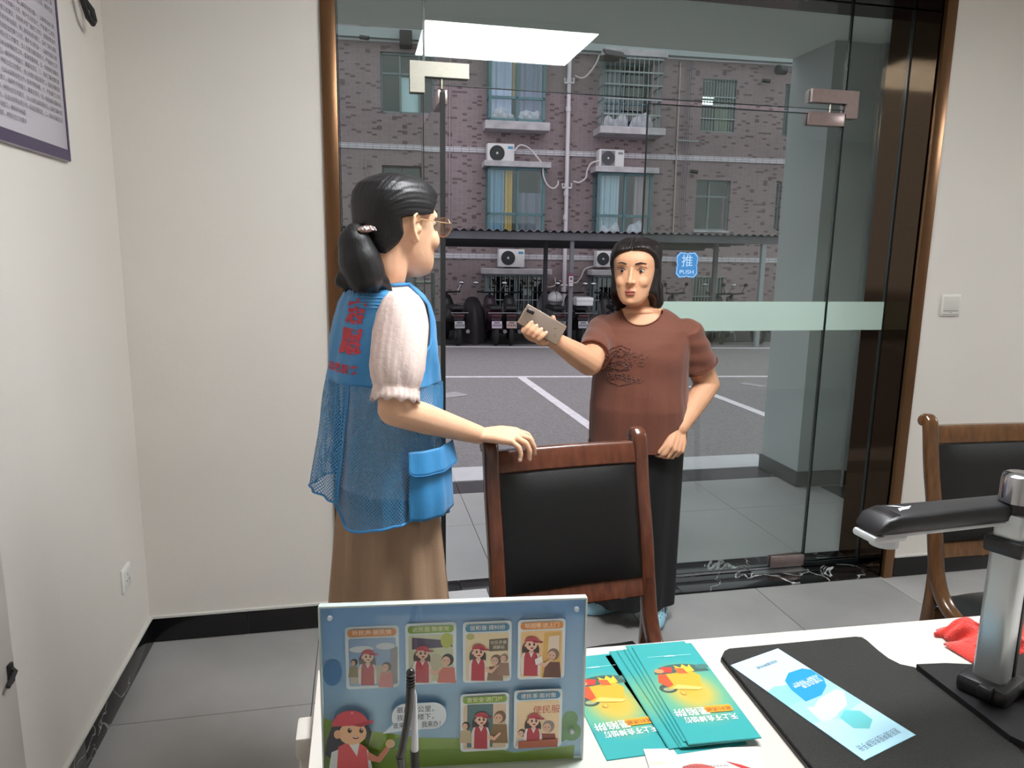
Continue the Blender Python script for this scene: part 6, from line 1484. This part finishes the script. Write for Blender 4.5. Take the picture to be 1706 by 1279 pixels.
# ------------------------------------------------------------------ B: woman in the brown shirt
YB = 2.66
B0 = PY(1068, 600, YB)
FB = Frame((B0.x, YB, 0), math.radians(-118))
hc = PY(1058, 505, 2.63)
HB = Frame((hc.x, 2.63, hc.z+.004), math.radians(-122), tilt=.10)
print('B head z', hc.z, 'top', PY(1060, 386, 2.66).z)
wb = thing('person', 'woman in brown embroidered t-shirt and long black skirt holding up a phone in the doorway', 'person', (FB.o.x, FB.o.y, 0))
SC = (PY(1060, 388, 2.66).z-HB.o.z-.008)/.218; print('scale B', SC)
SC = max(.9, min(1.08, SC))
b = MB(); head(b, HB, SC, .08, False)
b.ell(HB(.045*SC, 0, .048*SC), (.045, .062, .046), HB.R()); b.ell(FB(.010, 0, 1.292), (.070, .084, .026), FB.R())
b.chain([HB(-.030, 0, .07), HB(-.030, 0, .02), FB(-.01, 0, 1.30), FB(-.01, 0, 1.22)], [.055, .054, .056, .07], 16)
torB = [(1.290, -.01, .070, .085), (1.26, -.01, .090, .13), (1.22, 0, .108, .165), (1.14, .012, .135, .190), (1.06, .018, .140, .185), (.98, .022, .150, .188), (.90, .024, .158, .195), (.80, .018, .155, .195)]
b.loft([ring(FB, z, c, a-.012, w-.012, .9) for z, c, a, w in torB[::-1]])
for q in (-1, 1): b.chain([FB(.0, q*.095, .80), FB(.005, q*.09, .46), FB(0, q*.085, .10)], [.095, .062, .040], 14)
for q, c in ((-1, PZ(1012, 1004, .03)), (1, PZ(1092, 1026, .03))): b.chain([FB(0, q*.085, .10), c], [.038, .032], 12)
# right arm (image left) raised with phone
SRb = FB(-.005, -.158, 1.205); ERb = PY(982, 604, 2.46); WRb = PY(926, 568, 2.36)
b.chain([SRb, ERb], [.052, .047], 14); b.chain([ERb, ERb.lerp(WRb, .4), WRb], [.048, .044, .030], 14)
# left arm hanging
SLb = FB(-.01, .168, 1.205); ELb = PY(1178, 640, 2.62); WLb = PY(1133, 712, 2.50)
b.chain([SLb, ELb], [.054, .050], 14); b.chain([ELb, ELb.lerp(WLb, .4), WLb], [.050, .045, .031], 14)
# phone pose
pa, pc = PY(876, 525, 2.33), PY(930, 556, 2.30); pd = (pc-pa).normalized(); pn0 = Vector((-.25, -.90, .30)); pn = (pn0-pd*pn0.dot(pd)).normalized(); ps = pd.cross(pn).normalized(); pcn = (pa+pc)/2
Mph = Matrix(((pd.x, ps.x, pn.x, pcn.x), (pd.y, ps.y, pn.y, pcn.y), (pd.z, ps.z, pn.z, pcn.z), (0, 0, 0, 1)))
low = -ps if ps.z > 0 else ps                                 # lower long edge of the phone
# palm behind the lower edge, four fingers folded over the visible face
hc_ = pcn+low*.030-pn*.022
b.chain([WRb, WRb.lerp(hc_, .6), hc_-pd*.012], [.029, .028, .024], 14)
b.ell(hc_-pd*.012+low*.004, (.040, .032, .017), Matrix((pd, low, pn)).transposed()); b.ell(hc_+pd*.022+low*.010, (.026, .024, .018), Matrix((pd, low, pn)).transposed())
tb = []
for i in range(4):
    o = -.040+.0195*i; r = .0092-.0004*i; p0 = pcn+pd*(o-.004)+low*.040-pn*.020; p1 = pcn+pd*(o-.002)+low*(.052-.001*i)+pn*.006; p2 = pcn+pd*(o+.002)+low*(.036)+pn*.0145; p3 = pcn+pd*(o+.006)+low*(.014+.002*i)+pn*.0125
    b.chain([hc_+pd*(o*.5), p0, p1, p2, p3], [.015, r*1.15, r*1.08, r, r*.86], 10); tb.append(([p2, p3], [r, r*.86]))
b.chain([hc_+pd*.03, pcn+pd*.040-low*.020-pn*.018, pcn+pd*.020-low*.042-pn*.010], [.015, .0115, .0085], 10)
# left hand: loosely curled at the hem
dl_ = (PY(1128, 742, 2.46)-WLb).normalized(); bkB = Vector((.25, -.95, .1))
tl_ = hand(b, WLb+dl_*.01, dl_, bkB, 1, [(.55, .8, .5), (.75, 1.0, .6), (.85, 1.0, .6), (.9, 1.0, .6)], spread=.06, s=1.06, thumb=dl_*1.1+Vector((-.42, -.1, 0)), r=.0088)
me = organic(b, .0036, 5); print('B body', len(me.polygons))
obj('body', me, skinB, wb, W=True, smooth=180, label='bare face, neck, arms and hands')
nails(tb, wb, pn); nails(tl_[:2]+tl_[4:], wb, bkB)
eyes(HB, wb, SC)
b = MB()
def TB_(z, t):
    if z < .128: return 1.24+.35*sstep((.05-z)/.08)
    return 1.22*math.sqrt(max(0, 1-((z-.128)/(.060+.008*math.sin(t)))**2)) if z < .196 else 0
def thB(z, a): return .011+.007*math.exp(-((z-.05)/.05)**2)*sstep((a-1.2)/.5)+.003*sstep((z-.15)/.05)-.012*(1-sstep((z+.028)/.03))
def grB(z, t): return .0006*math.sin(38*t+6*z/.2+2*math.sin(3*t))+.0006*math.sin(83*t+20*z)+.0022*math.sin(5*t+6*z/.1)
hs = hair_shell(HB, SC, .06, -.035, TB_, thB, .085, grB); hb2 = obj('hair', hs, hairB, wb, W=True, smooth=180, label='dark chin-length hair')
b.chain([HB(-.02, .072, .06), HB(-.03, .078, .0), HB(-.030, .072, -.045)], [.030, .028, .012], 12); b.chain([HB(-.04, .05, .04), HB(-.05, .06, -.01), HB(-.05, .055, -.05)], [.03, .026, .010], 12)
me = organic(b, .0045, 6); obj('hair_lock', me, hairB, wb, W=True, smooth=180)
P = []
for k in range(90):
    q = -1 if k % 2 else 1; t = random.random(); w_ = random.uniform(.2, 1)
    P.append([HB(.01-.10*t, q*(.088-.045*t*t), .10), HB(.006-.11*t, q*(.094-.045*t*t), .05), HB(.0-.10*t, q*(.092-.045*t*t), .0), HB(.004-.10*t, q*(.084-.045*t*t), -.025-.03*random.random())])
strands(HB, P, hairB, hb2, r=.0007)

# t-shirt with sleeves
brown = pmat('shirt_brown', (110, 62, 45), .8, bump=(70, .12), noise=(5, .05), sheen=.15)
zhem = PY(1080, 752, 2.52).z; print('hem', zhem)
b = MB(); rings = []
tp = [(zhem, .022, .166, .192), (zhem+.02, .022, .166, .193), (.92, .026, .170, .194), (.98, .026, .162, .186), (1.06, .022, .150, .182), (1.13, .016, .146, .188), (1.18, .008, .136, .190), (1.225, 0, .118, .184), (1.255, -.008, .100, .158), (1.282, -.010, .084, .122), (1.300, -.010, .072, .092)]
tz = []
for i in range(len(tp)-1):
    for k in range(4): q = k/4; tz.append(tuple(tp[i][j]+(tp[i+1][j]-tp[i][j])*q for j in range(4)))
tz.append(tp[-1])
for z, c, a, w in tz:
    r = []; low_ = max(0, min(1, (1.22-z)/.25))
    for k in range(72):
        t = 2*PI*k/72; fo = .004*low_*fold(t*1.1, 1.7+2.2*z)+.003*math.sin(26*z+4*t)*max(0, 1-abs(z-1.0)/.2)
        drape = .006*math.sin(40*(z-1.2)+9*math.cos(t))*max(0, 1-abs(z-1.16)/.12)*max(0, math.cos(t))
        cc, ss = math.cos(t), math.sin(t); bust = .018*math.exp(-((z-1.12)/.06)**2)*max(0, cc)**2
        r.append(FB(c+(a+fo+drape+bust)*math.copysign(abs(cc)**.92, cc), (w+fo)*math.copysign(abs(ss)**.92, ss), z))
    rings.append(r)
b.loft(rings)
def sleeve(b, S_, E_, L, r0, r1, seed):
    ax = (E_-S_).normalized(); x = ax.cross(Vector((0, 0, 1))).normalized(); y = ax.cross(x); rg = []
    for i in range(13):
        q = i/12; r = r0+(r1-r0)*q; rr = []
        for k in range(40): t = 2*PI*k/40; f_ = .0035*q*math.sin(5*t+seed)+.0028*math.sin(16*q+3*t+seed); rr.append(S_+ax*(-.02+q*(L+.02))+(x*math.cos(t)+y*math.sin(t))*(r+f_))
        rg.append(rr)
    b.loft(rg); return S_+ax*L, ax, x, y, r1
c1_ = sleeve(b, SRb, ERb, (ERb-SRb).length*.80, .064, .062, 1.0); c2b = sleeve(b, SLb, ELb, (ELb-SLb).length*.62, .068, .072, 2.2)
b.ell(SRb+Vector((0, 0, -.004)), .066); b.ell(SLb+Vector((0, 0, -.004)), .068)
me = organic(b, .0048, 3, .5); sh = obj('t_shirt', me, brown, wb, W=True, smooth=180, label='brown short-sleeved t-shirt')
bv = bvh_of(sh.data); Minv = wm(wb)          # shirt verts are in wb space
def onshirt(pw_, dr, off=.002):
    o_ = wm(wb).inverted() @ Vector(pw_); h = bv.ray_cast(o_, Vector(dr))
    return (wm(wb) @ h[0])-Vector(dr)*off if h[0] is not None else None
for c, ax, x, y, r in (c1_, c2b): b = MB(); b.tube([c+(x*math.cos(t)+y*math.sin(t))*(r+.001) for t in [2*PI*k/32 for k in range(33)]], .0035, 6, cap=False); obj('sleeve_hem', b, pmat('shirt_hem', (108, 58, 40), .8), wb, W=True)
b = MB(); b.tube([r_ for r_ in ring(FB, zhem+.004, .022, .166, .192, .92, 48)]+[ring(FB, zhem+.004, .022, .166, .192, .92, 48)[0]], .003, 6, cap=False); obj('bottom_hem', b, pmat('shirt_hem', (0, 0, 0)), wb, W=True)
# neckline: skin shows in a shallow scoop
nb_ = MB(); nm_ = MB(); pts = []; dr = -FB.f
grid = []
for i in range(13):
    for j in range(9):
        a = PI*i/12; k = j/8; lx = .078*math.cos(a)*k; z = 1.302-.060*math.sin(a)*k
        p = onshirt(FB(.4, lx-.0, z), dr, .0016)
        grid.append(p if p is not None else FB(.07, lx, z))
nb_.add(grid, [(i*9+j, (i+1)*9+j, (i+1)*9+j+1, i*9+j+1) for i in range(12) for j in range(8)])
o = obj('neckline_skin', nb_, skinB, wb, W=True, smooth=180); sm = o.modifiers.new('t', 'SOLIDIFY'); sm.thickness = .002
edge = [grid[i*9+8] for i in range(13)]; nm_.tube(spline(edge, 3), .0032, 8); obj('neck_binding', nm_, pmat('shirt_hem', (0, 0, 0)), wb, W=True)
# embroidery: looped cords and beads on the chest
emb = MB(); bead = MB(); random.seed(5)
def cord(pts2, r=.0016):
    P = [onshirt(FB(.5, l, z), dr, .0012) for l, z in pts2]; P = [p for p in P if p is not None]
    if len(P) > 2: emb.tube(P, r, 5, cap=False)
    for p in P[::3]: bead.ell(p-dr*.0015, .0016, nu=6, nv=4)
EL0 = -.060
for cz, rx, rz in ((1.150, .032, .016), (1.140, .026, .013), (1.095, .036, .014), (1.088, .030, .011), (1.040, .040, .018), (1.034, .032, .013), (1.125, .016, .03)):
    cord([(EL0+1.15*rx*math.cos(t), cz+rz*math.sin(t)+.003*math.sin(5*t)) for t in [2*PI*k/28 for k in range(29)]])
for k in range(16):
    l0 = EL0+random.uniform(-.04, .085); z0 = 1.03+random.random()*.12
    cord([(l0+.016*math.cos(a*1.0)*(.4+a/8), z0+.010*math.sin(a)*(.4+a/8)) for a in [.45*j for j in range(16)]], .0010)
obj('embroidery', emb, pmat('embroidery_dark', (70, 34, 26), .6), wb, W=True, kind='stuff', smooth=60, label='dark looped embroidery')
obj('beading', bead, pmat('beads_pink', (206, 150, 134), .2, metal=.4), wb, W=True, kind='stuff')
# skirt
b = MB(); rings = []
for i in range(30):
    q = i/29; z = .93-q*(.93-.085); a = .150-.01*q; w = .186-.012*q; r = []
    for k in range(72): t = 2*PI*k/72; pl = (.002+.008*q)*math.sin(9*t+1.5*math.sin(2*t)); r.append(FB(.015*(1-q)+(a+pl)*math.cos(t), (w+pl)*math.sin(t), z+.006*math.sin(2*t)*q))
    rings.append(r)
b.loft(rings[::-1]); obj('skirt', b, pmat('skirt_black', (17, 17, 18), .85, bump=(200, .2)), wb, W=True, smooth=70, label='long black skirt')
# blue clogs
clog = pmat('clog_pale_blue', (150, 196, 214), .45)
def shoe(c, ang):
    M = Matrix.Translation(Vector((c.x, c.y, .0055))) @ Matrix.Rotation(ang, 4, 'Z'); b = MB()
    sole = []
    for z, k in ((0, .96), (.012, 1.0), (.022, .97)):
        sole.append([M @ Vector((.118*k*math.cos(t)+.005, (.043+.006*math.cos(t))*k*math.sin(t), z)) for t in [2*PI*j/28 for j in range(28)]])
    b.loft(sole); s_ = obj('clog', b, clog, wb, W=True, label='pale blue rubber clog')
    b = MB(); up_ = []
    for i in range(9):
        q = i/8; x = .118-.118*q*1.02; h = .020+.052*math.sin(min(1, q*1.05)*PI/2); hw = .046*math.sin(min(1, q*1.3+.12)*PI/2)
        up_.append([M @ Vector((x, hw*math.cos(t), .014+h*max(0, math.sin(t)))) for t in [PI*j/14 for j in range(15)]])
    b.loft(up_, cap=False, closed=False); o = obj('clog_upper', b, clog, s_, W=True, smooth=60); sm = o.modifiers.new('t', 'SOLIDIFY'); sm.thickness = .004
    b = MB(); b.tube([M @ Vector(p) for p in ((.0, .046, .030), (-.05, .044, .040), (-.100, .025, .046), (-.112, 0, .047), (-.100, -.025, .046), (-.05, -.044, .040), (.0, -.046, .030))], .006, 8); obj('heel_strap', b, clog, s_, W=True)
    b = MB()
    for i in range(4):
        for j in range(5):
            x = .022+.018*i; t = PI*(.22+.14*j); q = 1-(x/.118); h = .020+.052*math.sin(min(1, q*1.05)*PI/2); hw = .046*math.sin(min(1, q*1.3+.12)*PI/2); b.ell(M @ Vector((x, hw*math.cos(t)*1.03, .014+h*math.sin(t)+.0025)), (.0042, .0042, .002), None, 8, 5)
    obj('vent_holes', b, pmat('clog_hole', (60, 92, 108), .8), s_, W=True, kind='stuff')
    b = MB(); b.ell(M @ Vector((.045, -.028, .066)), (.010, .010, .004)); obj('flower_charm', b, pmat('charm_white', (224, 214, 216), .4), s_, W=True)
shoe(PZ(1012, 1004, .03), math.radians(192)); shoe(PZ(1089, 1026, .03), math.radians(238))
# phone
ph = thing('phone', 'tan smartphone in a clear case held up by the woman in brown', 'phone', pcn)
b = MB(); b.box((0, 0, 0), (.152, .074, .0085), bev=.004, M=Mph, seg=3); obj('phone_body', b, pmat('phone_gold', (150, 130, 114), .5), ph, W=True)
b = MB(); b.box((0, 0, -.0005), (.157, .079, .0095), bev=.0045, M=Mph, seg=3); obj('clear_case', b, glass_mat('case_clear', (.95, .93, .90), .25), ph, W=True)
b = MB(); b.box((-.055, -.018 if low.dot(ps) > 0 else .018, .0052), (.026, .012, .003), bev=.0014, M=Mph); obj('camera_bump', b, pmat('cam_black', (30, 26, 28), .2), ph, W=True)
b = MB()
for x, y, r_ in ((-.030, .015, .4), (.045, -.010, -.6), (.055, .012, .9), (-.045, .02, 1.2)): b.box((x, y, .00525), (.011, .003, .0004), rot=(0, 0, r_), M=Mph)
obj('case_print', b, pmat('case_ink', (112, 92, 76), .5), ph, W=True)
